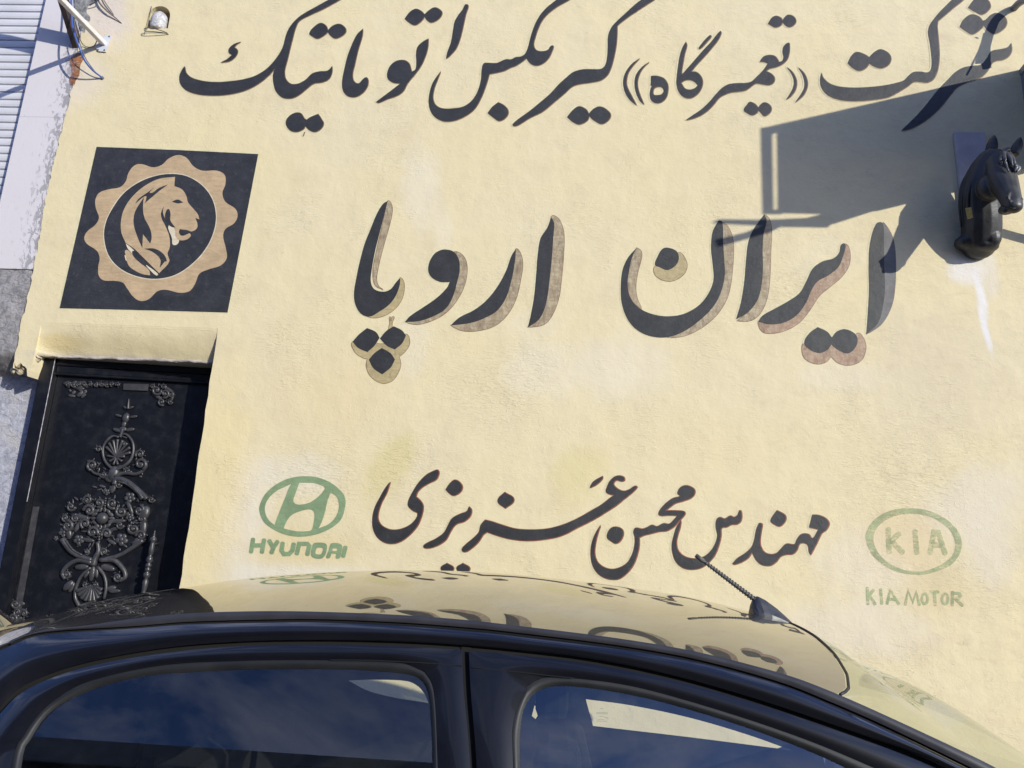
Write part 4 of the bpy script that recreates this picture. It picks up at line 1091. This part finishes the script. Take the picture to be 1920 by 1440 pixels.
bm = bmesh.new(); a, b = wall(1786, 251), wall(1836, 252)
c_ = wall(1802, 420)
box(bm, (a.x, -.022, c_.z), (b.x + .02, -.0022, a.z), .002)
bd = from_bm('backing_board', bm, mat_simple('lilac_board', (.47, .43, .445), .6, .12, 10), hb)

# ------------------------------------------------------------------ projecting sign and swan-neck lamp to the right, beyond the picture
X0 = 2.72
def caster(u, v):
    """point of the projecting sign whose shadow falls on photo pixel (u, v) of the facade"""
    s_ = wall(u, v); t = (X0 - s_.x) / SUN.x
    return s_ + SUN * t
sg = tag(empty('projecting_sign', Vector((X0, 0, 3.0))), 'framed sign panel projecting from the wall to the right of the horse bust', 'sign')
def slab(name, q, th, mat, parent):
    bm = bmesh.new()
    P = [caster(u, v) for u, v in q]
    A = [bm.verts.new(p + Vector((-th / 2, 0, 0))) for p in P]; B = [bm.verts.new(p + Vector((th / 2, 0, 0))) for p in P]
    bm.faces.new(A); bm.faces.new(B[::-1])
    for i in range(len(P)): bm.faces.new((A[i], B[i], B[(i + 1) % len(P)], A[(i + 1) % len(P)]))
    return from_bm(name, bm, mat, parent)
sm = mat_simple('sign_steel', (.20, .21, .23), .5, .1)
slab('sign_panel', [(1459, 249), (1920, 143), (2000, 124), (2000, 300), (1915, 326), (1790, 360), (1640, 396), (1552, 402), (1461, 400)], .02, sm, sg)
slab('sign_post', [(1430, 240), (1443, 238), (1446, 402), (1434, 402)], .03, sm, sg)
slab('sign_rail', [(1443, 238), (2000, 112), (2000, 123), (1459, 248), (1445, 251)], .03, sm, sg)
slab('sign_rail', [(1446, 393), (1461, 393), (1461, 402), (1446, 402)], .03, sm, sg)
slab('brace', [(1336, 417), (1352, 411), (1440, 412), (1525, 408), (1560, 416), (1548, 427), (1470, 426), (1350, 420)], .02, sm, sg)
slab('brace', [(1346, 463), (1342, 450), (1400, 436), (1445, 418), (1470, 420), (1440, 436)], .02, sm, sg)
slab('brace', [(1500, 412), (1560, 398), (1640, 394), (1560, 420), (1520, 424)], .02, sm, sg)
sw = tag(empty('swan_neck_lamp', Vector((X0, -.2, 3.6))), 'curved pipe lamp above the projecting sign', 'lamp')
bm = bmesh.new()
def cast_tube(pts, rpx):
    P = spline([caster(u, v) for u, v in pts], 6)
    tube(bm, [Vector(p) for p in P], [r * .0026 for r in rpx] if isinstance(rpx, list) else rpx * .0026, 8)
cast_tube([(1990, -5), (1925, 10), (1890, 20), (1868, 36), (1858, 54), (1850, 80), (1846, 108), (1850, 128)], 8)
cast_tube([(1846, 62), (1838, 90), (1822, 122), (1811, 142)], 2)
cast_tube([(1834, 72), (1829, 70)], 1.5)
from_bm('bent_pipe', bm, sm, sw, smooth=True)
bm = bmesh.new()
P0_, P1_ = caster(1848, 70), caster(1842, 118)
lathe(bm, P0_, P1_ - P0_, [(0, .012), ((P1_ - P0_).length * .4, .022), ((P1_ - P0_).length, .030)], 14)
from_bm('lamp_shade', bm, sm, sw, smooth=True)
bm = bmesh.new(); tube(bm, [caster(1700, 430) , caster(1875, 436), caster(1990, 468)][1:], .022, 8)
tag(from_bm('support_rod', bm, sm, None, smooth=True), 'steel rod slanting down beside the horse bust', 'rod')

# ------------------------------------------------------------------ ground and the far side of the street
def mat_asphalt():
    g = NT('asphalt'); n_ = g.noise(3, 5, .6); f_ = g.noise(120, 3, .6)
    g.set(Base_Color=g.mix(g.ramp(n_, .3, .7), (.045, .045, .047), (.07, .068, .066)), Roughness=.9, Normal=g.bump(f_, .5, .004))
    return g.m
bm = bmesh.new(); grid(bm, [[Vector((x, y, -.12)) for x in (-90, 90)] for y in (-90, 60)])
tag(from_bm('road', bm, mat_asphalt(), None), kind='structure')
bm = bmesh.new(); box(bm, (-40, -.42, -.2), (40, .5, 0.0), .015)
tag(from_bm('pavement', bm, mat_simple('pavement_concrete', (.30, .29, .27), .9, .2, 8, bump=.4), None), kind='structure')
bm = bmesh.new(); box(bm, (-40, -13.5, -.2), (40, -11.8, 0.0), .015)
tag(from_bm('pavement', bm, mat_simple('far_pavement_concrete', (.28, .27, .26), .9, .2, 8), None), kind='structure')
ob = tag(empty('opposite_building', (-4, -15, 0)), 'flat roofed building across the street behind the viewer', 'building')
OBH, OBX0, OBX1 = 8.0, -22.0, 8.6
bm = bmesh.new(); box(bm, (OBX0, -22, -.12), (OBX1, -13.6, OBH), .02)
from_bm('building_wall', bm, mat_simple('grey_brick_wall', (.20, .17, .15), .9, .2, 2), ob)
bm = bmesh.new(); box(bm, (OBX0 - .1, -13.9, OBH + .003), (OBX1 + .1, -13.4, OBH + .5), .03)
from_bm('parapet', bm, mat_simple('parapet_concrete', (.34, .33, .32), .9, .15, 3), ob)
gl = mat_simple('dark_window_glass', (.02, .025, .03), .1, .1)
fr_m = mat_simple('window_frame_paint', (.5, .5, .5), .6)
for i in range(6):
    for j in range(2):
        bm = bmesh.new(); x = OBX0 + 2 + i * 4.9; z = 1.2 + j * 3.6
        for lo, hi in (((x, -13.6, z), (x + 2, -13.55, z + .08)), ((x, -13.6, z + 1.5), (x + 2, -13.55, z + 1.58)), ((x, -13.6, z + .081), (x + .08, -13.55, z + 1.499)), ((x + 1.92, -13.6, z + .081), (x + 2, -13.55, z + 1.499))):
            box(bm, lo, hi)
        w_ = from_bm('window', bm, fr_m, ob)
        bm = bmesh.new(); box(bm, (x + .08, -13.61, z + .08), (x + 1.92, -13.58, z + 1.5)); from_bm('pane', bm, gl, w_)

# ------------------------------------------------------------------ parked car
YC = -1.67
SP0 = Vector((0, YC - .55, 1.37)); SN = Vector((0, -1.0, 0.467)).normalized()
def S(u, v, off=0.0): return on_plane(u, v, SP0 + SN * off, SN)
def mirror(p): return Vector((p.x, 2 * YC - p.y, p.z - max(0.0, -.98 - p.x) * .36))
def car_paint(name):
    g = NT(name)
    d_ = g.noise(7, 5, .65)
    g.set(Base_Color=g.mix(g.ramp(d_, .35, .75), (.0040, .0042, .0070), (.007, .007, .010)), Roughness=.35, IOR=1.35)
    lw = g.n('ShaderNodeLayerWeight'); lw.inputs['Blend'].default_value = 0.5
    f = g.math('ADD', g.math('MULTIPLY', g.math('POWER', lw.outputs['Facing'], 1.9), .87), .014)
    gl_ = g.n('ShaderNodeBsdfGlossy'); gl_.inputs['Color'].default_value = (1, .985, .94, 1)
    g.l(g.ramp(d_, .3, .8, .012, .035), gl_.inputs['Roughness'])
    m = g.n('ShaderNodeMixShader'); g.l(f, m.inputs[0])
    g.l(g.b.outputs[0], m.inputs[1]); g.l(gl_.outputs[0], m.inputs[2])
    g.l(m.outputs[0], g.out.inputs['Surface'])
    return g.m
CP = car_paint('black_car_paint')
RUB = mat_simple('black_rubber', (.012, .012, .013), .55, .2)
MOULD = mat_simple('dark_roof_moulding', (.035, .034, .040), .35, .15)
GAP = mat_simple('panel_gap', (.004, .004, .004), .9, .1)
def glass(name, tint, ior, dirt=0.03, rough=0.0):
    g = NT(name)
    g.t.nodes.remove(g.b)
    tr = g.n('ShaderNodeBsdfTransparent'); tr.inputs[0].default_value = (*tint, 1)
    gl_ = g.n('ShaderNodeBsdfGlossy'); gl_.inputs['Roughness'].default_value = rough
    gl_.inputs['Color'].default_value = (.95, .97, 1, 1)
    df = g.n('ShaderNodeBsdfDiffuse'); df.inputs[0].default_value = (.35, .34, .32, 1)
    lw = g.n('ShaderNodeLayerWeight'); lw.inputs['Blend'].default_value = 0.5
    fr = g.math('ADD', g.math('MULTIPLY', g.math('POWER', lw.outputs['Facing'], 2.6), .85), ior)
    m1 = g.n('ShaderNodeMixShader'); m2 = g.n('ShaderNodeMixShader')
    g.l(g.ramp(g.noise(9, 5, .7, stretch=(1, 1, .4)), .4, .8, 0.0, dirt), m1.inputs[0])
    g.l(tr.outputs[0], m1.inputs[1]); g.l(df.outputs[0], m1.inputs[2])
    g.l(fr, m2.inputs[0]); g.l(m1.outputs[0], m2.inputs[1]); g.l(gl_.outputs[0], m2.inputs[2])
    g.l(m2.outputs[0], g.out.inputs['Surface'])
    return g.m
GL_SIDE = glass('side_glass', (.80, .84, .80), .115)
GL_REAR = glass('tinted_side_glass', (.74, .78, .76), .075, .015)
GL_WIND = glass('windscreen_glass', (.66, .70, .50), .10, .06)

L0 = [(-420,1490),(-250,1325),(-100,1247),(0,1210),(75,1183),(160,1173),(250,1160),(350,1150),(480,1146),(600,1147),(750,1153),(870,1162),(960,1172),(1160,1197),(1310,1223),(1460,1261),(1550,1293),(1660,1341),(1810,1411),(1870,1441),(1980,1498),(2120,1575)]
L1 = [(-420,1505),(-250,1338),(-100,1257),(0,1217),(75,1189),(250,1176),(350,1168),(480,1164),(600,1163),(750,1169),(870,1178),(960,1187),(1160,1212),(1310,1239),(1460,1280),(1560,1319),(1660,1363),(1780,1421),(1880,1471),(1980,1521),(2120,1596)]
L2 = [(-420,1660),(-200,1660),(-150,1560),(-110,1465),(-60,1390),(0,1327),(50,1283),(150,1245),(300,1216),(450,1203),(600,1200),(750,1203),(870,1210),(960,1218),(1110,1236),(1260,1266),(1410,1308),(1560,1358),(1710,1412),(1770,1438),(1880,1492),(1990,1550),(2120,1622)]
def curve_fn(tab):
    sp = spline(tab, 10); pts = [(p.x, p.y) for p in sp]
    return lambda u: interp(pts, u)
f0, f1, f2_ = curve_fn(L0), curve_fn(L1), curve_fn(L2)
US = [-420 + 15 * i for i in range(170)]
car = tag(empty('parked_car', (0.0, YC, 0.0)), 'glossy black car parked along the wall with the lettering mirrored in its roof', 'car')
# roof table
gut = [S(u, f0(u), .004) for u in US]
CREST = [(0,1196),(75,1162),(130,1145),(175,1132),(250,1115),(350,1100),(450,1086),(520,1079),(640,1071.5),(760,1069),(900,1072.5),(1050,1085),(1200,1104),(1300,1121),(1400,1143),(1490,1170),(1560,1205),(1660,1258),(1760,1312),(1860,1371),(1920,1407)]
cr = [at_y(u, v, YC) for u, v in CREST]
crest = [(p.x, p.z) for p in cr]
# smooth continuation of the tailgate behind and of the windscreen in front
crest = [(-2.0, .98), (-1.85, 1.16), (-1.70, 1.275)] + crest
sl = (crest[-1][1] - crest[-4][1]) / (crest[-1][0] - crest[-4][0])
crest += [(crest[-1][0] + .18, crest[-1][1] + .16 * sl)]
zc = curve_fn(crest)
gx = [(p.x, p.y) for p in gut]; gz = [(p.x, p.z) for p in gut]
PW = 2.22
def sag(x): return max(0.0, -.98 - x) * .36
def top_pt(x, t, lift=0.0):
    yg, zg = interp(gx, x), interp(gz, x)
    hw = YC - yg
    c = max(zc(x), zg + .005)
    return Vector((x, YC + t * hw, zg + (c - zg) * (1 - abs(t) ** PW) + lift - sag(x) * max(0.0, t)))
def to_px(p):
    q = cam_rot.transposed() @ (p - CAM)
    return 960 + F_PX * q.x / -q.z, 720 - F_PX * q.y / -q.z
for _ in range(5):                                   # raise or lower the crown until its skyline is the photograph's
    zc = curve_fn(crest)
    pts = [to_px(top_pt(x0, t)) for x0 in [-1.75 + .02 * i for i in range(150)] for t in (-.3, -.1, .05, .2, .35, .5, .65, .8, .9, 1.0)]
    new = []
    for k, (x, z) in enumerate(crest):
        j = k - 3
        if 0 <= j < len(CREST):
            vm = min([v for u, v in pts if abs(u - CREST[j][0]) < 12], default=CREST[j][1])
            z -= (CREST[j][1] - vm) * 2.2 / F_PX * .8
        new.append((x, z))
    crest = new
    crest[-1] = (crest[-2][0] + .18, crest[-2][1] + .16 * (crest[-2][1] - crest[-5][1]) / (crest[-2][0] - crest[-5][0]))
zc = curve_fn(crest)
XR = -1.05
SEAM_T = 0.0
def seam_x(t): return interp([(0, .672), (.35, .670), (.6, .655), (.8, .630), (.93, .600), (1.0, .568)], abs(t))
TS = [-1 + i / 24 for i in range(49)]
def top_sheet(name, xa, xb, n, mat, lift=0.0):
    bm = bmesh.new()
    rows = []
    for i in range(n + 1):
        row = []
        for t in TS:
            a = xa(t) if callable(xa) else xa; b = xb(t) if callable(xb) else xb
            row.append(top_pt(a + (b - a) * i / n, t, lift))
        rows.append(row)
    grid(bm, rows)
    bmesh.ops.recalc_face_normals(bm, faces=bm.faces)
    if sum(f.normal.z for f in bm.faces) < 0: bmesh.ops.reverse_faces(bm, faces=bm.faces)
    return from_bm(name, bm, mat, car, smooth=True, recalc=False)
body = None
roof = top_sheet('roof', XR + .004, lambda t: seam_x(t) - .005, 90, CP)
tail = top_sheet('tailgate', -1.95, XR - .006, 40, CP)
top_sheet('headlining', XR + .03, lambda t: seam_x(t) - .03, 20, GAP, -.03)
wind = top_sheet('windscreen', lambda t: seam_x(t) + .004, 1.12, 40, GL_WIND)
bm = bmesh.new(); tube(bm, [top_pt(seam_x(t), t, .001) for t in TS], .0030, 8)
from_bm('windscreen_seal', bm, RUB, car, smooth=True)
bm = bmesh.new(); tube(bm, [top_pt(XR - .001, t, -.003) for t in TS], .004, 6)
from_bm('tailgate_gap', bm, GAP, car, smooth=True)

def both(name, rows, mat, parent, smooth=True, far=True):
    res = []
    for mir in ((False, True) if far else (False,)):
        bm = bmesh.new()
        grid(bm, [[mirror(p) if mir else p for p in r] for r in rows])
        bmesh.ops.recalc_face_normals(bm, faces=bm.faces)
        s_ = sum(f.normal.y * f.calc_area() for f in bm.faces)
        if (s_ > 0) != mir: bmesh.ops.reverse_faces(bm, faces=bm.faces)
        res.append(from_bm(name, bm, mat, parent, smooth, recalc=False))
    return res
def strip_rows(fa, fb, oa, ob_, bulge, n, us=US):
    rows = []
    for k in range(n + 1):
        t = k / n
        o = oa + (ob_ - oa) * t + bulge * math.sin(math.pi * t)
        rows.append([S(u, fa(u) + (fb(u) - fa(u)) * t, o) for u in us])
    return rows
both('roof_moulding', strip_rows(f0, lambda u: f1(u) - 2.0, .004, .001, .003, 4), MOULD, car)
both('panel_gap', strip_rows(lambda u: f1(u) - 2.2, lambda u: f1(u) + 2.6, -.004, -.004, -.004, 2), GAP, car)
both('cant_rail', strip_rows(lambda u: f1(u) + 2.4, f2_, .002, .000, .0105, 10), CP, car)
both('panel_gap', strip_rows(lambda u: f2_(u) - 8, lambda u: f2_(u) + 16, -.010, -.010, -.003, 2, US[12:]), GAP, car)

def ring_pts(keys, per=8):
    """keys split by None at sharp corners"""
    out, seg = [], []
    segs = []
    for k in keys + [None]:
        if k is None:
            segs.append(seg); seg = [segs[-1][-1]] if segs[-1] else []
        else: seg.append(k)
    for s_ in segs:
        if len(s_) > 1:
            sp = spline(s_, per)
            out += sp[:-1]
    out.append(Vector(segs[-1][-1]))
    return out
def resample(P, n):
    L = [0]
    for a, b in zip(P, P[1:]): L.append(L[-1] + (b - a).length)
    out = []
    j = 0
    for i in range(n):
        d = L[-1] * i / (n - 1)
        while j < len(P) - 2 and L[j + 1] < d: j += 1
        t = (d - L[j]) / max(1e-9, L[j + 1] - L[j])
        out.append(P[j].lerp(P[j + 1], min(1, max(0, t))))
    return out
R_OUT = [(-120,1740),(-85,1462),(-35,1382),(0,1338),(50,1293),(150,1254),(300,1225),(450,1211.5),(600,1208.5),(750,1211.5),(866,1218.5), None, (870,1300),(882,1440),(896,1740)]
R_IN = [(-22,1740),(20,1440),(44,1380),(68,1345),(100,1314),(165,1278),(300,1248),(450,1239),(600,1237.5),(740,1241),(796,1259), None, (814,1300),(821,1440),(830,1740)]
R_GL = [(16,1740),(40,1440),(62,1380),(98,1333),(165,1297),(250,1272),(350,1261),(500,1255),(650,1256),(745,1262),(783,1271),(800,1293),(807,1340),(811,1440),(818,1740)]
F_OUT = [(909,1740),(894,1440),(883,1300),(879,1220), None, (960,1227),(1110,1245),(1260,1275),(1410,1317),(1560,1367),(1710,1421),(1830,1476),(1990,1556)]
F_IN = [(975,1740),(962,1440),(963,1350),(990,1284), None, (1025,1270),(1110,1275),(1210,1292),(1360,1335),(1510,1386),(1640,1440),(1740,1486),(1880,1556)]
F_GL = [(990,1740),(976,1440),(977,1360),(986,1322),(1006,1298),(1042,1287),(1110,1291),(1210,1309),(1310,1336),(1410,1368),(1510,1406),(1585,1440),(1700,1500),(1800,1556)]
def frame_rows(po, pi, oa, ob_, bulge, n):
    rows = []
    for k in range(n + 1):
        t = k / n
        o = oa + (ob_ - oa) * t + bulge * math.sin(math.pi * t)
        rows.append([S(a.x + (b.x - a.x) * t, a.y + (b.y - a.y) * t, o) for a, b in zip(po, pi)])
    return rows
rear_door = both('door', frame_rows(ring_pts(R_OUT), ring_pts(R_IN), -.001, -.003, .005, 8), CP, car)
front_door = both('door', frame_rows(ring_pts(F_OUT), ring_pts(F_IN), -.001, -.003, .005, 8), CP, car)
for dr, pin, pgl in ((rear_door, R_IN, R_GL), (front_door, F_IN, F_GL)):
    rows = frame_rows(resample(ring_pts(pin), 90), resample(ring_pts(pgl), 90), -.004, -.012, .004, 4)
    for o, mir in zip(dr, (False, True)):
        bm = bmesh.new(); grid(bm, [[mirror(p) if mir else p for p in r] for r in rows])
        from_bm('window_seal', bm, RUB, o, smooth=True)
# gap between the doors and the fine joint line above the pillar trim
both('panel_gap', [[S(u + d, v, -.010) for v in (1212, 1300, 1440, 1560, 1690) for u in (868 + (v - 1218) * .0625 - (4 if v > 1690 else 0),)] for d in (-3, 5, 15)], GAP, car)
bm = bmesh.new()
def joint(pts, r=.0011):
    tube(bm, [S(p.x, p.y, .0022) for p in spline(pts, 6)], r, 6)
joint([(620, 1237.5), (700, 1238.5), (790, 1243), (866, 1248)])
joint([(886, 1251), (960, 1259), (1040, 1268), (1075, 1271)])
from_bm('trim_joint', bm, GAP, car)
bm = bmesh.new()
for px, py in ((R_GL, 0), (F_GL, 0)): pass
def pane(name, keys, mat, parent, far=None, film=None):
    P = ring_pts(keys, 6)
    bm = bmesh.new()
    vs = [bm.verts.new(S(p.x, p.y, -.0115)) for p in P]
    f = bm.faces.new(vs)
    f.normal_update()
    if f.normal.y > 0: f.normal_flip()
    return from_bm(name, bm, mat, parent, recalc=False)
pane('window_glass', R_GL, GL_REAR, rear_door[0])
pane('window_glass', F_GL, GL_SIDE, front_door[0])
# dark sheets added to black out the far windows; cut holes show the wall
FP0 = mirror(SP0) + Vector((0, -.13, 0)); FN = Vector((0, 1.0, .467)).normalized()
def FS(u, v): return on_plane(u, v, FP0, FN)
def mask_sheet(name, outer, holes, parent):
    r = fill(outer, holes)
    me = bpy.data.meshes.new(name); me.from_pydata([FS(p.x, p.y) for p in r[0]], [], r[1]); me.update()
    o = link(name, me, MASK_MAT, parent)
    so_ = o.modifiers.new('thickness', 'SOLIDIFY'); so_.thickness = .003
    return o
MASK_MAT = mat_simple('black_mask_sheet', (.008, .008, .010), .8, .2)
I_ = (0, 0, 1)
h1_ = [tuple(p) for p in outline("1098,1310c 1180,1321 1290,1344 1400,1376 1487,1407c 1300,1383 1112,1361c", I_)]
h2_ = [tuple(p) for p in outline("652,1275c 700,1273.5 762,1276 783,1285 796,1300 804,1318c 740,1308 690,1295", I_)]
h3_ = [tuple(p) for p in outline("1005,1312c 1010,1339c 1004,1348c 997,1342c", I_)]
mask_sheet('window_mask', [(905, 1250), (1110, 1258), (1300, 1285), (1530, 1372), (1570, 1520), (905, 1520)], [h1_, h3_], front_door[1])
mask_sheet('window_mask', [(60, 1225), (904, 1225), (904, 1520), (-60, 1520)], [h2_], rear_door[1])
# etched maker's mark on the glass edge
bm = bmesh.new()
for (x, y, w) in ((1128, 1328.5, 6), (1129, 1336, 22), (1129, 1338.2, 22), (1128, 1343, 10), (1136, 1345, 8), (1127, 1349, 12), (1140, 1347.5, 5), (1128, 1352, 20)):
    q = [(x - w / 2, y - .5), (x + w / 2, y - .1), (x + w / 2, y + .7), (x - w / 2, y + .3)]
    bm.faces.new([bm.verts.new(S(u, v, -.0105)) for u, v in q])
from_bm('glass_marking', bm, mat_simple('grey_etching', (.20, .22, .20), .7), front_door[0])

# lower body: closed shell under the windows, bonnet and tail
def sec_w(x):
    e = max(0, (abs(x - .1) - 1.25)) / .75
    return 1 - .16 * e * e
def sec_top(x): return interp([(-1.98, .84), (-1.6, .80), (.9, .80), (1.12, .92), (1.6, .84), (1.9, .72), (2.02, .58)], x)
def sec_bot(x): return interp([(-1.98, .40), (-1.85, .24), (1.85, .22), (2.02, .34)], x)
rows = []
for i in range(64):
    x = -1.98 + 4.0 * i / 63
    zt, zb = sec_top(x), sec_bot(x); w = sec_w(x)
    ys = [(-.70, 0), (-.79, .10), (-.815, .34), (-.825, .55), (-.822, .75), (-.80, .93), (-.765, 1.0)]
    side = [Vector((x, YC + y * w, zb + (zt - zb) * h)) for y, h in ys]
    bul = .045 if x > 1.1 else 0.0
    zin = zt if not -1.6 < x < 1.06 else .42
    topm = [Vector((x, YC + w * .765 * s_, zin + bul * (1 - s_ * s_))) for s_ in (-.97, -.8, -.5, -.2, .2, .5, .8, .97)]
    rows.append(side + topm + [mirror(p) for p in side[::-1]])
bm = bmesh.new(); grid(bm, rows)
bm.faces.new([v for v in bm.verts[:len(rows[0])]] if False else [bm.verts.new(p) for p in rows[0]]); bm.faces.new([bm.verts.new(p) for p in rows[-1]])
bmesh.ops.remove_doubles(bm, verts=bm.verts, dist=1e-4)
body = from_bm('body', bm, CP, car, smooth=True)
body.data.materials.append(mat_simple('dark_cabin_trim', (.012, .012, .013), .9))
for p in body.data.polygons:
    c = p.center
    if -1.63 < c.x < 1.09 and abs(c.y - YC) < .66: p.material_index = 1; p.use_smooth = False
# seats
seat_m = mat_simple('grey_seat_cloth', (.006, .006, .007), .95, .2, 60)
for x, y in ((.27, YC - .35), (.27, YC + .35), (-.72, YC - .33), (-.72, YC), (-.72, YC + .33)):
    bm = bmesh.new(); box(bm, (x - .25, y - .22, .45), (x - .10, y + .22, .90), .03)
    if x > 0:
        box(bm, (x - .27, y - .13, .97), (x - .17, y + .13, 1.09), .03)
        for d in (-.06, .06): tube(bm, [Vector((x - .2, y + d, .88)), Vector((x - .2, y + d, 1.0))], .006)
    from_bm('seat', bm, seat_m, car, smooth=False)
# wheels
tyre_m, rim_m = RUB, mat_simple('silver_rim', (.45, .45, .47), .3, .05, metallic=.9)
def make_wheel(x, near):
    y = YC - .80 if near else YC + .80
    ax = Vector((0, -1 if near else 1, 0))
    bm = bmesh.new()
    lathe(bm, Vector((x, y, .19)) - ax * .09, ax, [(-.09, .19), (-.085, .27), (-.06, .295), (0, .30), (.06, .295), (.085, .27), (.09, .19)], 32)
    t_ = from_bm('tyre', bm, tyre_m, None, smooth=True)
    bm = bmesh.new()
    lathe(bm, Vector((x, y, .19)) - ax * .02, ax, [(0, .188), (.014, .188), (.016, .17), (.006, .16), (.0, .05)], 32)
    for k in range(5):
        a = k * 2 * math.pi / 5
        d = Vector((math.cos(a), 0, math.sin(a)))
        tube(bm, [Vector((x, y, .19)) + ax * .01 + d * .03, Vector((x, y, .19)) + ax * .008 + d * .17], [.035, .022], 8)
    r_ = from_bm('rim', bm, rim_m, None, smooth=True)
    w_ = empty('wheel', (x, y, .19)); w_.parent = car
    w_.matrix_parent_inverse = Matrix.Translation(-car.location)
    for o in (t_, r_):
        o.parent = w_; o.matrix_parent_inverse = Matrix.Translation(-Vector((x, y, .19)))
for x, nr in ((-1.15, True), (-1.15, False), (1.35, True), (1.35, False)): make_wheel(x, nr)
lm_ = mat_simple('lamp_lens', (.6, .6, .6), .1, .05); rl_ = mat_simple('red_lens', (.35, .02, .02), .2, .05)
for s_ in (-1, 1):
    bm = bmesh.new(); ellipsoid(bm, Vector((1.90, YC + s_ * .50, .66)), .12, .15, .07); from_bm('headlight', bm, lm_, car, smooth=True)
    bm = bmesh.new(); ellipsoid(bm, Vector((-1.93, YC + s_ * .60, .72)), .05, .09, .12); from_bm('tail_light', bm, rl_, car, smooth=True)
    bm = bmesh.new(); ellipsoid(bm, Vector((1.02, YC + s_ * .90, .98)), .06, .10, .07); from_bm('door_mirror', bm, CP, car, smooth=True)
for xx in (-.62, .30):
    bm = bmesh.new(); box(bm, (xx, YC - .855, .74), (xx + .2, YC - .815, .775), .012); from_bm('door_handle', bm, CP, front_door[0] if xx > 0 else rear_door[0])

# roof aerial
def AT(u, v, y): return at_y(u, v, y)
ab = AT(1440, 1172, YC - .02)
bm = bmesh.new()
# wedge shaped foot: tall behind, tapering to the front
xs = [(0.0, .020, .030), (.010, .040, .033), (.024, .0535, .034), (.045, .0475, .034), (.07, .034, .031), (.095, .017, .025), (.112, .006, .014)]
xb0 = AT(1408, 1170, YC - .02).x
rows = []
for dx_, h_, w_ in xs:
    x = xb0 + dx_ * 1.0
    b = top_pt(x, -.04)
    y0 = YC - .03
    zb_ = b.z - .004
    rows.append([Vector((x, y0 - w_, zb_)), Vector((x, y0 - w_ * .92, zb_ + h_ * .25)), Vector((x - .006 * h_ / .06, y0 - w_ * .55, zb_ + h_ * .72)), Vector((x - .010 * h_ / .06, y0 - w_ * .22, zb_ + h_)), Vector((x - .010 * h_ / .06, y0 + w_ * .22, zb_ + h_)), Vector((x - .006 * h_ / .06, y0 + w_ * .55, zb_ + h_ * .72)), Vector((x, y0 + w_ * .92, zb_ + h_ * .25)), Vector((x, y0 + w_, zb_))])
grid(bm, rows)
bm.verts.ensure_lookup_table()
bm.faces.new([bm.verts[i] for i in range(8)])
PLS = mat_simple('aerial_plastic', (.035, .037, .046), .42, .15, 40)
aer = from_bm('aerial', bm, PLS, car, smooth=False)
bvm = aer.modifiers.new('bevel', 'BEVEL'); bvm.width = .004; bvm.segments = 2
m0 = AT(1424, 1131, YC - .03)
m1 = AT(1307, 1043, YC - .03)
bm = bmesh.new()
n = 60
tube(bm, [m0.lerp(m1, i / n) for i in range(n + 1)], [.0062 - .002 * i / n for i in range(n + 1)], 10)
d_ = (m1 - m0); L_ = d_.length; d_.normalize()
a_ = d_.orthogonal().normalized(); b_ = d_.cross(a_)
tube(bm, [m0 + d_ * (L_ * (.04 + .82 * i / 220)) + (a_ * math.cos(i * .55) + b_ * math.sin(i * .55)) * .0062 * (1 - .28 * i / 220) for i in range(221)], .0022, 6)
tube(bm, [m1 - d_ * .022, m1 + d_ * .004], .0062, 10)
from_bm('mast', bm, mat_simple('mast_rubber', (.085, .08, .075), .5, .3, 150), aer, smooth=True)
